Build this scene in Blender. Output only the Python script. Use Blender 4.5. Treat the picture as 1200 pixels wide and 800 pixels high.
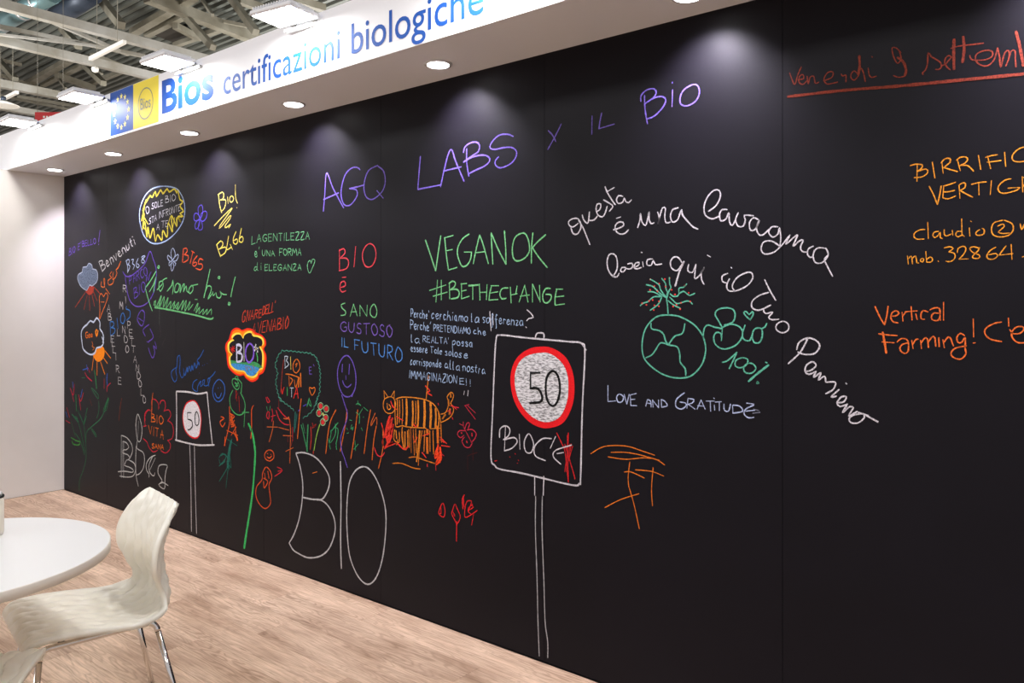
import bpy, bmesh, math, random
from mathutils import Vector, Matrix
from mathutils.geometry import tessellate_polygon

random.seed(7)
scn = bpy.context.scene
col = scn.collection
for o in list(bpy.data.objects):
    bpy.data.objects.remove(o)

# ------------------------------------------------------------------ camera
F = 900.0                       # focal length in pixels of the 1200 px wide frame
CAM = Vector((6.6476, -2.5420, 1.4625))
FWD = Vector((-0.62683, 0.77915, 0))
RGT = Vector((0.77915, 0.62683, 0))
HZ = 359.0                      # picture row of the eye level
cd = bpy.data.cameras.new('camera')
cam = bpy.data.objects.new('camera', cd)
col.objects.link(cam)
cd.sensor_fit = 'HORIZONTAL'
cd.sensor_width = 36
cd.lens = F / 1200 * 36
cd.shift_y = -(400 - HZ) / 1200
cd.clip_end = 200
cam.location = CAM
cam.rotation_euler = (math.pi / 2, 0, math.atan2(-FWD.x, FWD.y))
scn.camera = cam

# ------------------------------------------------------------------ world and exposure
wd = bpy.data.worlds.new('world')
scn.world = wd
wd.use_nodes = True
nt = wd.node_tree
bg = nt.nodes['Background']
tc = nt.nodes.new('ShaderNodeTexCoord')
sep = nt.nodes.new('ShaderNodeSeparateXYZ')
rmp = nt.nodes.new('ShaderNodeValToRGB')
nt.links.new(tc.outputs['Generated'], sep.inputs[0])
mp = nt.nodes.new('ShaderNodeMapRange')
mp.inputs['From Min'].default_value = -1
nt.links.new(sep.outputs['Z'], mp.inputs['Value'])
nt.links.new(mp.outputs[0], rmp.inputs[0])
rmp.color_ramp.elements[0].position = 0.46
rmp.color_ramp.elements[0].color = (0.55, 0.49, 0.46, 1)
rmp.color_ramp.elements[1].position = 0.53
rmp.color_ramp.elements[1].color = (0.58, 0.565, 0.58, 1)
nt.links.new(rmp.outputs[0], bg.inputs['Color'])
bg.inputs['Strength'].default_value = 1.0

vs = scn.view_settings
scn.display_settings.display_device = 'sRGB'
vs.view_transform = 'Standard'
vs.look = 'None'
vs.gamma = 1
vs.use_curve_mapping = False
vs.exposure = 0.0

FLOOD_POWER = 6.3              # each LED flood on the canopy
SPOT_POWER = 74.0                # each recessed downlight
SHEEN_POWER = 215.0              # each unseen light added for the sheen on the board


def area_light(name, loc, rot, sx, sy, power, color, parent=None, spread=math.pi):
    l = bpy.data.lights.new(name, 'AREA')
    l.shape = 'RECTANGLE'
    l.size = sx
    l.size_y = sy
    l.energy = power
    l.color = color
    l.spread = spread
    o = bpy.data.objects.new(name, l)
    col.objects.link(o)
    o.location = loc
    o.rotation_euler = rot
    o.parent = parent
    return o


# added unseen row behind the viewer, placed for the sheen on the upper board
for p in ((-20, -10, 7.5), (-12, -10, 7.5), (-6, -10, 7.5), (0, -10, 7.5), (6, -10, 7.5), (12, -10, 7.5)):
    area_light('added_sheen_light', p, (math.radians(25), 0, 0), 2.4, 1.6, SHEEN_POWER, (0.98, 0.96, 0.97))


# added point fills out of view; they light the roof steel from below
for p in ((-1.0, 8.0, 6.2), (-6.0, 12.0, 6.4), (-14.0, 14.0, 6.6), (-16.0, 2.0, 6.4), (-22.0, -4.0, 6.6)):
    l = bpy.data.lights.new('added_roof_fill', 'POINT')
    l.energy = 1500
    l.color = (1, 0.985, 0.96)
    l.shadow_soft_size = 0.5
    o = bpy.data.objects.new('added_roof_fill', l)
    col.objects.link(o)
    o.location = p


# ------------------------------------------------------------------ picture pixel -> place on a real plane
def ray(x, y):
    return RGT * ((x - 600) / F) + FWD + Vector((0, 0, -(y - HZ) / F))


def on_y(x, y, Y=0.0):
    d = ray(x, y)
    return CAM + d * ((Y - CAM.y) / d.y)


def on_z(x, y, Z=0.0):
    d = ray(x, y)
    return CAM + d * ((Z - CAM.z) / d.z)


# ------------------------------------------------------------------ materials
def srgb(r, g, b):
    f = lambda v: (v / 255 / 12.92) if v / 255 <= 0.04045 else ((v / 255 + 0.055) / 1.055) ** 2.4
    return (f(r), f(g), f(b), 1)


def mat(name, color, rough=0.5, metal=0.0, emit=None, strength=1.0, spec=0.5, coat=0.0):
    m = bpy.data.materials.new(name)
    m.use_nodes = True
    b = m.node_tree.nodes['Principled BSDF']
    b.inputs['Base Color'].default_value = color
    b.inputs['Roughness'].default_value = rough
    b.inputs['Metallic'].default_value = metal
    b.inputs['Specular IOR Level'].default_value = spec
    b.inputs['Coat Weight'].default_value = coat
    if emit:
        b.inputs['Emission Color'].default_value = emit
        b.inputs['Emission Strength'].default_value = strength
    return m


def noise_mix(m, c1, c2, scale, lo, hi, vec=(1, 1, 1), detail=4, rough=0.6, coord='Object'):
    t = m.node_tree
    b = t.nodes['Principled BSDF']
    a = t.nodes.new('ShaderNodeTexCoord')
    mp = t.nodes.new('ShaderNodeMapping')
    mp.inputs['Scale'].default_value = vec
    n = t.nodes.new('ShaderNodeTexNoise')
    n.inputs['Scale'].default_value = scale
    n.inputs['Detail'].default_value = detail
    n.inputs['Roughness'].default_value = rough
    r = t.nodes.new('ShaderNodeValToRGB')
    r.color_ramp.elements[0].position = lo
    r.color_ramp.elements[1].position = hi
    r.color_ramp.elements[0].color = c1
    r.color_ramp.elements[1].color = c2
    t.links.new(a.outputs[coord], mp.inputs[0])
    t.links.new(mp.outputs[0], n.inputs['Vector'])
    t.links.new(n.outputs[0], r.inputs[0])
    t.links.new(r.outputs[0], b.inputs['Base Color'])
    return n, r


white_paint = mat('white_paint', srgb(232, 228, 224), 0.55)
noise_mix(white_paint, srgb(222, 217, 212), srgb(230, 226, 221), 1.3, 0.35, 0.7)
fascia_white = mat('fascia_white', srgb(236, 237, 240), 0.6)
board_mat = mat('blackboard', srgb(22, 19, 21), 0.48, spec=0.15)
n_, r_ = noise_mix(board_mat, srgb(13, 11, 17), srgb(17, 15, 22), 1.6, 0.3, 0.75, (1, 1, 1.6), 6, 0.65)
seam_mat = mat('seam_dark', srgb(14, 13, 14), 0.7)
shadow_gap = mat('gap_dark', srgb(20, 18, 18), 0.8)
shell_mat = mat('ivory_plastic', srgb(247, 244, 231), 0.30, spec=0.5)
chrome = mat('chrome', (0.78, 0.76, 0.74, 1), 0.09, 1.0)
table_white = mat('table_white', srgb(228, 227, 225), 0.35)
table_edge = mat('table_edge', srgb(226, 218, 206), 0.5)
black_plastic = mat('black_plastic', srgb(22, 22, 24), 0.4)
lamp_body = mat('lamp_white', srgb(225, 226, 228), 0.4)
steel_grey = mat('galvanised', (0.5, 0.5, 0.5, 1), 0.35, 0.8)
beam_mat = mat('painted_steel', srgb(176, 172, 158), 0.6)
noise_mix(beam_mat, srgb(142, 138, 126), srgb(172, 171, 166), 1.1, 0.35, 0.65)
olive_mat = mat('olive_steel', srgb(140, 135, 115), 0.6)
noise_mix(olive_mat, srgb(106, 101, 86), srgb(142, 139, 126), 0.9, 0.35, 0.65)
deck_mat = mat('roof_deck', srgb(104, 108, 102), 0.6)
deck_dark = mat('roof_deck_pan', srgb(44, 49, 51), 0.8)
duct_mat = mat('duct_metal', srgb(110, 140, 145), 0.3, 0.7)
duct_dark = mat('duct_dark', srgb(45, 55, 70), 0.5, 0.3)
led_mat = mat('led_face', (1, 1, 1, 1), 0.5, emit=(1, 0.985, 0.97, 1), strength=16)
down_mat = mat('downlight_face', (1, 1, 1, 1), 0.5, emit=(1, 0.97, 0.97, 1), strength=14)
tube_mat = mat('tube_white', srgb(230, 228, 222), 0.5)
red_sign = mat('red_sign', srgb(190, 30, 35), 0.5)


def chalk(rgb, amount=0.5, scale=260):
    key = 'chalk_%d_%d_%d' % rgb + ('' if amount == 0.5 else '_%d' % int(amount * 100))
    if key in bpy.data.materials:
        return bpy.data.materials[key]
    c = srgb(*rgb)
    m = mat(key, c, 0.95, spec=0.1)
    d = tuple(c[i] * (1 - amount) + 0.012 * amount for i in range(3)) + (1,)
    noise_mix(m, d, c, scale, 0.40, 0.56, (1, 1, 1), 3, 0.6)
    return m


def solid(rgb):
    key = 'ink_%d_%d_%d' % rgb
    if key in bpy.data.materials:
        return bpy.data.materials[key]
    return mat(key, srgb(*rgb), 0.55, spec=0.15)


# wood planks: every plank has its own cut of grain
wood = bpy.data.materials.new('oak_laminate')
wood.use_nodes = True
t = wood.node_tree
b = t.nodes['Principled BSDF']
N = t.nodes.new
L = t.links.new
a = N('ShaderNodeTexCoord')
oi = N('ShaderNodeObjectInfo')
mul = N('ShaderNodeVectorMath'); mul.operation = 'SCALE'; mul.inputs[0].default_value = (37.0, 91.0, 13.0)
L(oi.outputs['Random'], mul.inputs['Scale'])
add = N('ShaderNodeVectorMath'); add.operation = 'ADD'
L(a.outputs['Object'], add.inputs[0]); L(mul.outputs[0], add.inputs[1])
mp1 = N('ShaderNodeMapping'); mp1.inputs['Scale'].default_value = (0.9, 5.2, 1)
L(add.outputs[0], mp1.inputs[0])
n1 = N('ShaderNodeTexNoise'); n1.inputs['Scale'].default_value = 1.6; n1.inputs['Detail'].default_value = 2.5
L(mp1.outputs[0], n1.inputs['Vector'])
# rings: contour lines of the slow noise = cathedral figure
ring = N('ShaderNodeMath'); ring.operation = 'MULTIPLY'; ring.inputs[1].default_value = 26
L(n1.outputs[0], ring.inputs[0])
sn = N('ShaderNodeMath'); sn.operation = 'SINE'
rg2 = N('ShaderNodeMath'); rg2.operation = 'MULTIPLY'; rg2.inputs[1].default_value = 6.0
L(ring.outputs[0], rg2.inputs[0]); L(rg2.outputs[0], sn.inputs[0])
mp2 = N('ShaderNodeMapping'); mp2.inputs['Scale'].default_value = (3.5, 95, 1)
L(add.outputs[0], mp2.inputs[0])
n2 = N('ShaderNodeTexNoise'); n2.inputs['Scale'].default_value = 1.5; n2.inputs['Detail'].default_value = 6; n2.inputs['Roughness'].default_value = 0.7
L(mp2.outputs[0], n2.inputs['Vector'])
mp3 = N('ShaderNodeMapping'); mp3.inputs['Scale'].default_value = (1.0, 3.2, 1)
L(add.outputs[0], mp3.inputs[0])
n3 = N('ShaderNodeTexNoise'); n3.inputs['Scale'].default_value = 2.4; n3.inputs['Detail'].default_value = 4
L(mp3.outputs[0], n3.inputs['Vector'])
base = N('ShaderNodeValToRGB')
base.color_ramp.elements[0].position = 0.3; base.color_ramp.elements[0].color = srgb(178, 147, 122)
base.color_ramp.elements[1].position = 0.68; base.color_ramp.elements[1].color = srgb(226, 198, 172)
L(n3.outputs[0], base.inputs[0])
fine = N('ShaderNodeMix'); fine.data_type = 'RGBA'; fine.blend_type = 'MULTIPLY'
fr = N('ShaderNodeValToRGB')
fr.color_ramp.elements[0].position = 0.33; fr.color_ramp.elements[0].color = (0.52, 0.46, 0.42, 1)
fr.color_ramp.elements[1].position = 0.58; fr.color_ramp.elements[1].color = (1.04, 1.04, 1.04, 1)
L(n2.outputs[0], fr.inputs[0])
fine.inputs[0].default_value = 0.75
L(base.outputs[0], fine.inputs[6]); L(fr.outputs[0], fine.inputs[7])
rr = N('ShaderNodeValToRGB')
rr.color_ramp.elements[0].position = 0.0; rr.color_ramp.elements[0].color = (0.58, 0.52, 0.47, 1)
rr.color_ramp.elements[1].position = 0.55; rr.color_ramp.elements[1].color = (1, 1, 1, 1)
snm = N('ShaderNodeMapRange'); snm.inputs['From Min'].default_value = -1
L(sn.outputs[0], snm.inputs['Value']); L(snm.outputs[0], rr.inputs[0])
rings = N('ShaderNodeMix'); rings.data_type = 'RGBA'; rings.blend_type = 'MULTIPLY'
rmask = N('ShaderNodeMapRange'); rmask.inputs['From Min'].default_value = 0.45; rmask.inputs['From Max'].default_value = 0.65
rmask.inputs['To Max'].default_value = 0.8; rmask.inputs['To Min'].default_value = 0.25
L(n1.outputs[0], rmask.inputs['Value']); L(rmask.outputs[0], rings.inputs[0])
L(fine.outputs[2], rings.inputs[6]); L(rr.outputs[0], rings.inputs[7])
# knots
vo = N('ShaderNodeTexVoronoi'); vo.inputs['Scale'].default_value = 1.0
mp4 = N('ShaderNodeMapping'); mp4.inputs['Scale'].default_value = (1.5, 4.0, 0.01)
L(add.outputs[0], mp4.inputs[0]); 
wob = N('ShaderNodeMix'); wob.data_type = 'VECTOR'; wob.inputs[0].default_value = 0.12
L(mp4.outputs[0], wob.inputs[4]); L(n3.outputs[1], wob.inputs[5]); L(wob.outputs[1], vo.inputs['Vector'])
kr = N('ShaderNodeValToRGB')
kr.color_ramp.elements[0].position = 0.03; kr.color_ramp.elements[0].color = (0.42, 0.34, 0.28, 1)
kr.color_ramp.elements[1].position = 0.19; kr.color_ramp.elements[1].color = (1, 1, 1, 1)
L(vo.outputs['Distance'], kr.inputs[0])
kn = N('ShaderNodeMix'); kn.data_type = 'RGBA'; kn.blend_type = 'MULTIPLY'; kn.inputs[0].default_value = 0.8
L(rings.outputs[2], kn.inputs[6]); L(kr.outputs[0], kn.inputs[7])
tone = N('ShaderNodeHueSaturation')
tr = N('ShaderNodeMapRange'); tr.inputs['To Min'].default_value = 0.93; tr.inputs['To Max'].default_value = 1.06
L(oi.outputs['Random'], tr.inputs['Value']); L(tr.outputs[0], tone.inputs['Value'])
L(kn.outputs[2], tone.inputs['Color'])
L(tone.outputs[0], b.inputs['Base Color'])
b.inputs['Roughness'].default_value = 0.5
b.inputs['Specular IOR Level'].default_value = 0.35
concrete = mat('hall_concrete', srgb(196, 182, 168), 0.8, spec=0.2)


# ------------------------------------------------------------------ mesh helpers
def box(bm, x0, x1, y0, y1, z0, z1, mi=0):
    v = [bm.verts.new(p) for p in ((x0, y0, z0), (x1, y0, z0), (x1, y1, z0), (x0, y1, z0),
                                   (x0, y0, z1), (x1, y0, z1), (x1, y1, z1), (x0, y1, z1))]
    for q in ((3, 2, 1, 0), (4, 5, 6, 7), (0, 1, 5, 4), (1, 2, 6, 5), (2, 3, 7, 6), (3, 0, 4, 7)):
        f = bm.faces.new([v[i] for i in q])
        f.material_index = mi


def tube(bm, pts, r, seg=12, cap=True):
    pts = [Vector(p) for p in pts]
    rings = []
    up = Vector((0, 0, 1))
    prev = None
    for i, p in enumerate(pts):
        d = (pts[min(i + 1, len(pts) - 1)] - pts[max(i - 1, 0)]).normalized()
        if prev is None:
            ref = up if abs(d.dot(up)) < 0.95 else Vector((1, 0, 0))
            n = d.cross(ref).normalized()
        else:
            n = (prev - d * prev.dot(d)).normalized()
        prev = n
        bn = d.cross(n)
        rr = r[i] if isinstance(r, (list, tuple)) else r
        rings.append([bm.verts.new(p + (n * math.cos(2 * math.pi * k / seg) + bn * math.sin(2 * math.pi * k / seg)) * rr) for k in range(seg)])
    for a_, b_ in zip(rings, rings[1:]):
        for k in range(seg):
            f = bm.faces.new((a_[k], a_[(k + 1) % seg], b_[(k + 1) % seg], b_[k]))
            f.smooth = True
    if cap:
        bm.faces.new(rings[0][::-1])
        bm.faces.new(rings[-1])


def bar(bm, p, q, w, h):
    """rectangular bar from p to q, w wide and h tall"""
    p, q = Vector(p), Vector(q)
    d = (q - p).normalized()
    s = d.cross(Vector((0, 0, 1)))
    if s.length < 1e-4:
        s = Vector((1, 0, 0))
    s.normalize()
    u = s.cross(d)
    v = []
    for c in (p, q):
        for a_, b_ in ((-1, -1), (1, -1), (1, 1), (-1, 1)):
            v.append(bm.verts.new(c + s * (a_ * w / 2) + u * (b_ * h / 2)))
    for f in ((0, 1, 2, 3), (7, 6, 5, 4), (0, 4, 5, 1), (1, 5, 6, 2), (2, 6, 7, 3), (3, 7, 4, 0)):
        bm.faces.new([v[i] for i in f])


def lathe(bm, prof, seg=48, c=(0, 0, 0), mi=0, smooth=True):
    rings = []
    for r, z in prof:
        rings.append([bm.verts.new((c[0] + r * math.cos(2 * math.pi * k / seg), c[1] + r * math.sin(2 * math.pi * k / seg), c[2] + z)) for k in range(seg)])
    for a_, b_ in zip(rings, rings[1:]):
        for k in range(seg):
            f = bm.faces.new((a_[k], a_[(k + 1) % seg], b_[(k + 1) % seg], b_[k]))
            f.smooth = smooth
            f.material_index = mi
    f = bm.faces.new(rings[0][::-1]); f.material_index = mi
    f = bm.faces.new(rings[-1]); f.material_index = mi


def obj(name, bm, mats, parent=None, loc=None, recalc=True):
    if recalc:
        bmesh.ops.recalc_face_normals(bm, faces=bm.faces)
    me = bpy.data.meshes.new(name)
    bm.to_mesh(me)
    bm.free()
    for m in (mats if isinstance(mats, (list, tuple)) else [mats]):
        me.materials.append(m)
    o = bpy.data.objects.new(name, me)
    col.objects.link(o)
    o.parent = parent
    if loc is not None:
        o.location = loc
    return o


def bevel(o, w=0.004, n=2):
    m = o.modifiers.new('bevel', 'BEVEL')
    m.width = w
    m.segments = n
    m.limit_method = 'ANGLE'
    return o


def tag(o, label=None, cat=None, group=None, kind=None):
    for k, v in (('label', label), ('category', cat), ('group', group), ('kind', kind)):
        if v:
            o[k] = v
    return o


def empty(name, loc, rz=0):
    o = bpy.data.objects.new(name, None)
    col.objects.link(o)
    o.empty_display_size = 0.1
    o.location = loc
    o.rotation_euler = (0, 0, rz)
    return o


# ================================================================== SETTING
H = 2.5            # height under the canopy
FY = -0.40         # front face of the canopy
FT = 2.78          # its top
# blackboard wall: a core carrying one metre panels
bm = bmesh.new()
box(bm, -0.12, 9.2, 0.012, 0.10, 0, FT)
wall_back = tag(obj('wall_back', bm, shadow_gap), kind='structure')
seams = [0.002, 0.772, 1.773, 2.773, 3.773, 4.7735, 5.7517, 6.752, 7.752, 8.752]
for i, (x0, x1) in enumerate(zip(seams, seams[1:])):
    bm = bmesh.new()
    box(bm, x0 + 0.0008, x1 - 0.0008, 0.0, 0.012, 0.004, H - 0.001)
    obj('panel', bm, board_mat, wall_back)
# left wall, white
bm = bmesh.new()
box(bm, -0.10, 0.0, -5.2, 0.012, 0.0, H)
wall_left = bevel(tag(obj('wall_left', bm, white_paint), kind='structure'), 0.003)
# floor
bm = bmesh.new()
box(bm, -0.1, 9.2, -6.5, 0.10, -0.05, -0.0125)
floor = tag(obj('floor', bm, shadow_gap), kind='structure')
PW, PL = 0.193, 1.285
pm = bpy.data.meshes.new('plank')
bm = bmesh.new()
box(bm, -PL / 2 + 0.0004, PL / 2 - 0.0004, -PW / 2 + 0.0004, PW / 2 - 0.0004, -0.012, 0)
bmesh.ops.recalc_face_normals(bm, faces=bm.faces)
bmesh.ops.bevel(bm, geom=[e for e in bm.edges if all(v.co.z > -0.001 for v in e.verts)], offset=0.0007, segments=1, affect='EDGES')
bm.to_mesh(pm); bm.free(); pm.materials.append(wood)
row = 0
y = -0.004 - PW / 2
while y > -6.3:
    x = PL / 2 + 0.003 - [0.0, 0.55, 0.25, 0.9, 0.4, 1.05, 0.7][row % 7]
    while x - PL / 2 < 7.4:
        if x - PL / 2 < 0.003:          # first plank of the row cut at the wall
            l = x + PL / 2 - 0.003
            if l > 0.12:
                bm = bmesh.new()
                box(bm, -l / 2 + 0.0004, l / 2 - 0.0004, -PW / 2 + 0.0004, PW / 2 - 0.0004, -0.012, 0)
                obj('plank', bm, wood, floor, (0.003 + l / 2, y, 0))
        else:
            o = bpy.data.objects.new('plank', pm)
            col.objects.link(o)
            o.parent = floor
            o.location = (x, y, 0)
        x += PL
    y -= PW
    row += 1
bm = bmesh.new()
box(bm, -45, 40, -40, 45, -0.12, -0.06)
tag(obj('hall_floor', bm, concrete), kind='structure')

# canopy over the board: hollow box with soffit and printed front
bm = bmesh.new()
box(bm, -0.80, 9.2, FY, -0.0, H, H + 0.02)
box(bm, -0.80, 9.2, FY, FY + 0.02, H + 0.02, FT)
canopy = tag(obj('trim_1', bm, fascia_white), kind='structure')
canopy['label'] = 'white overhead canopy with printed fascia above the blackboard wall'

# ================================================================== CHALK ON THE BOARD
# strokes are measured on the photograph (crop origin, crop scale) and laid on the
# plane of the board at their real place and size, a thin raised layer of chalk each
CR = dict(
    A=(370, 140, 4.8), B=(560, 0, 3.529), C=(880, 0, 3.6375), C2=(1060, 20, 8), BI=(1055, 160, 5),
    J=(1010, 340, 6.316), D=(650, 200, 6), E=(800, 210, 4.21), F=(700, 300, 4.705), G=(700, 350, 3.529),
    TR=(740, 315, 10), HH=(690, 440, 4.21), M=(565, 380, 4), NN=(600, 560, 3.333), K=(490, 260, 6.667),
    L=(470, 340, 6.667), T=(380, 270, 4), S=(300, 380, 8), R=(300, 460, 8), O=(330, 520, 4.444),
    Q=(420, 440, 6.667), P=(500, 560, 8.89), X=(220, 200, 8), W=(220, 290, 8), c1=(76, 200, 8), c2=(76, 300, 8),
    c3=(76, 400, 8), c4=(76, 480, 8), IS=(160, 290, 8.892), SS=(195, 450, 8.889), V=(180, 450, 4),
    U=(170, 380, 8), HB=(245, 440, 5), BC=(255, 380, 11.43), px=(0, 0, 1))
WHITE = (212, 206, 212); DIM = (176, 174, 176); PURPLE = (120, 102, 190); DPURPLE = (104, 80, 176)
GREEN = (122, 198, 134); TEAL = (98, 184, 156); YELLOW = (226, 206, 92); ORANGE = (226, 118, 36)
GOLD = (234, 154, 48); RED = (222, 50, 44); ROSE = (214, 70, 82); BLUE = (66, 122, 206)
SKY = (158, 184, 224); RUST = (134, 60, 46); FLAME = (234, 112, 50); BLACK = (10, 9, 10)


class Drawing:
    def __init__(self, name, label, parent=None):
        self.name, self.label, self.bm, self.mats, self.idx = name, label, bmesh.new(), [], {}
        self.lay = 0
        self.parent = parent
        self.crop = CR['px']

    def mi(self, c, fill=False):
        m = c if isinstance(c, bpy.types.Material) else chalk(c)
        if m.name not in self.idx:
            self.idx[m.name] = len(self.mats)
            self.mats.append(m)
        return self.idx[m.name]

    def to(self, p):
        ox, oy, s = self.crop
        return (ox + p[0] / s, oy + p[1] / s)

    def parse(self, s):
        return [[self.to(tuple(float(v) for v in q.split(','))) for q in st.split()] for st in s.split(';') if st.strip()]

    def s(self, crop, colr, w, strokes, smooth=True):
        self.crop = CR[crop]
        for pts in self.parse(strokes):
            self.stroke(pts, colr, w, smooth)
        return self

    def stroke(self, pts, colr, w, smooth=True):
        mi = self.mi(colr)
        if len(pts) == 1:
            pts = [pts[0], (pts[0][0] + 0.4, pts[0][1] + 0.4)]
        if smooth and len(pts) > 2:
            out = []
            P = [pts[0]] + pts + [pts[-1]]
            if math.dist(pts[0], pts[-1]) < 0.5:
                P[0], P[-1] = pts[-2], pts[1]
            for i in range(1, len(P) - 2):
                n = max(2, min(10, int(math.dist(P[i], P[i + 1]) / 2.0)))
                for k in range(n):
                    t_ = k / n
                    q = []
                    for ax in (0, 1):
                        p0, p1, p2, p3 = (P[i - 1][ax], P[i][ax], P[i + 1][ax], P[i + 2][ax])
                        q.append(0.5 * (2 * p1 + (p2 - p0) * t_ + (2 * p0 - 5 * p1 + 4 * p2 - p3) * t_ * t_ + (3 * p1 - p0 - 3 * p2 + p3) * t_ ** 3))
                    out.append(tuple(q))
            out.append(pts[-1])
            pts = out
        W3 = [on_y(x, y) for x, y in pts]
        W2 = [Vector((p.x, p.z)) for p in W3]
        keep = [W2[0]]
        for p in W2[1:]:
            if (p - keep[-1]).length > 0.0015:
                keep.append(p)
        W2 = keep
        if len(W2) < 2:
            W2.append(W2[0] + Vector((0.004, 0.002)))
        # real width of the chalk mark from the picture scale there (rows per metre of height)
        x0, y0 = pts[0]
        rows = 0.6165 * (x0 + 518.7) / 2.5
        hw = w * 0.88 / rows / 2
        self.lay += 1
        yy = -0.0008 - (self.lay % 40) * 0.00003
        vs_ = []
        n = len(W2)
        for i, p in enumerate(W2):
            d = (W2[min(i + 1, n - 1)] - W2[max(i - 1, 0)])
            if d.length < 1e-6:
                d = Vector((1, 0))
            d.normalize()
            nn = Vector((-d.y, d.x))
            j = hw * random.uniform(0.82, 1.14)
            if i in (0, n - 1):
                j *= 0.7
                p = p + d * (hw * 0.5 * (-1 if i == 0 else 1))
            vs_.append((self.bm.verts.new((p.x + nn.x * j, yy, p.y + nn.y * j)), self.bm.verts.new((p.x - nn.x * j, yy, p.y - nn.y * j))))
        for a_, b_ in zip(vs_, vs_[1:]):
            f = self.bm.faces.new((a_[0], a_[1], b_[1], b_[0]))
            f.material_index = mi

    def fill(self, crop, colr, poly, lift=0.0006, smooth=True):
        self.crop = CR[crop]
        mi = self.mi(colr)
        pts = self.parse(poly)[0] if isinstance(poly, str) else poly
        if smooth:
            out = []
            m = len(pts)
            for i in range(m):
                for k in range(4):
                    t_ = k / 4
                    p0, p1, p2, p3 = pts[i - 1], pts[i], pts[(i + 1) % m], pts[(i + 2) % m]
                    out.append(tuple(0.5 * (2 * p1[ax] + (p2[ax] - p0[ax]) * t_ + (2 * p0[ax] - 5 * p1[ax] + 4 * p2[ax] - p3[ax]) * t_ * t_ + (3 * p1[ax] - p0[ax] - 3 * p2[ax] + p3[ax]) * t_ ** 3) for ax in (0, 1)))
            pts = out
        W = [on_y(x, y) for x, y in pts]
        tri = tessellate_polygon([[Vector((p.x, p.z, 0)) for p in W]])
        v = [self.bm.verts.new((p.x, -lift, p.z)) for p in W]
        for q in tri:
            try:
                f = self.bm.faces.new([v[i] for i in q])
                f.material_index = mi
            except ValueError:
                pass
        return self

    def text(self, s, x0, y0, x1, y1, h0, h1=None, colr=WHITE, w=1.2, up=None, jit=0.04):
        """hand lettering along a baseline, single-stroke letters"""
        h1 = h1 or h0
        adv = [GL[c][0] if c in GL else 0.4 for c in s]
        tot = sum(adv) + 0.22 * (len(s) - 1)
        u = 0
        ux, uy = up or (0.0, -1.0)
        for c, a_ in zip(s, adv):
            if c in GL:
                for st in GL[c][1]:
                    pts = []
                    for gx, gy in st:
                        t_ = (u + gx * a_) / tot
                        hh = h0 + (h1 - h0) * t_
                        bx, by = x0 + (x1 - x0) * t_, y0 + (y1 - y0) * t_
                        pts.append((bx + ux * gy * hh + random.uniform(-1, 1) * jit * hh, by + uy * gy * hh + random.uniform(-1, 1) * jit * hh))
                    self.stroke(pts, colr, w, len(pts) > 3)
            u += a_ + 0.22
        return self

    def done(self):
        # chalk has a body: give every mark a little thickness up to the board
        o = obj(self.name, self.bm, self.mats, self.parent or wall_back, recalc=False)
        for p in o.data.polygons:
            if p.normal.y > 0:
                p.flip()
        if self.label:
            o['label'] = self.label
        return o


def G(w, s):
    return (w, [[tuple(float(v) for v in q.split(',')) for q in st.split()] for st in s.split(';')])


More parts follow.
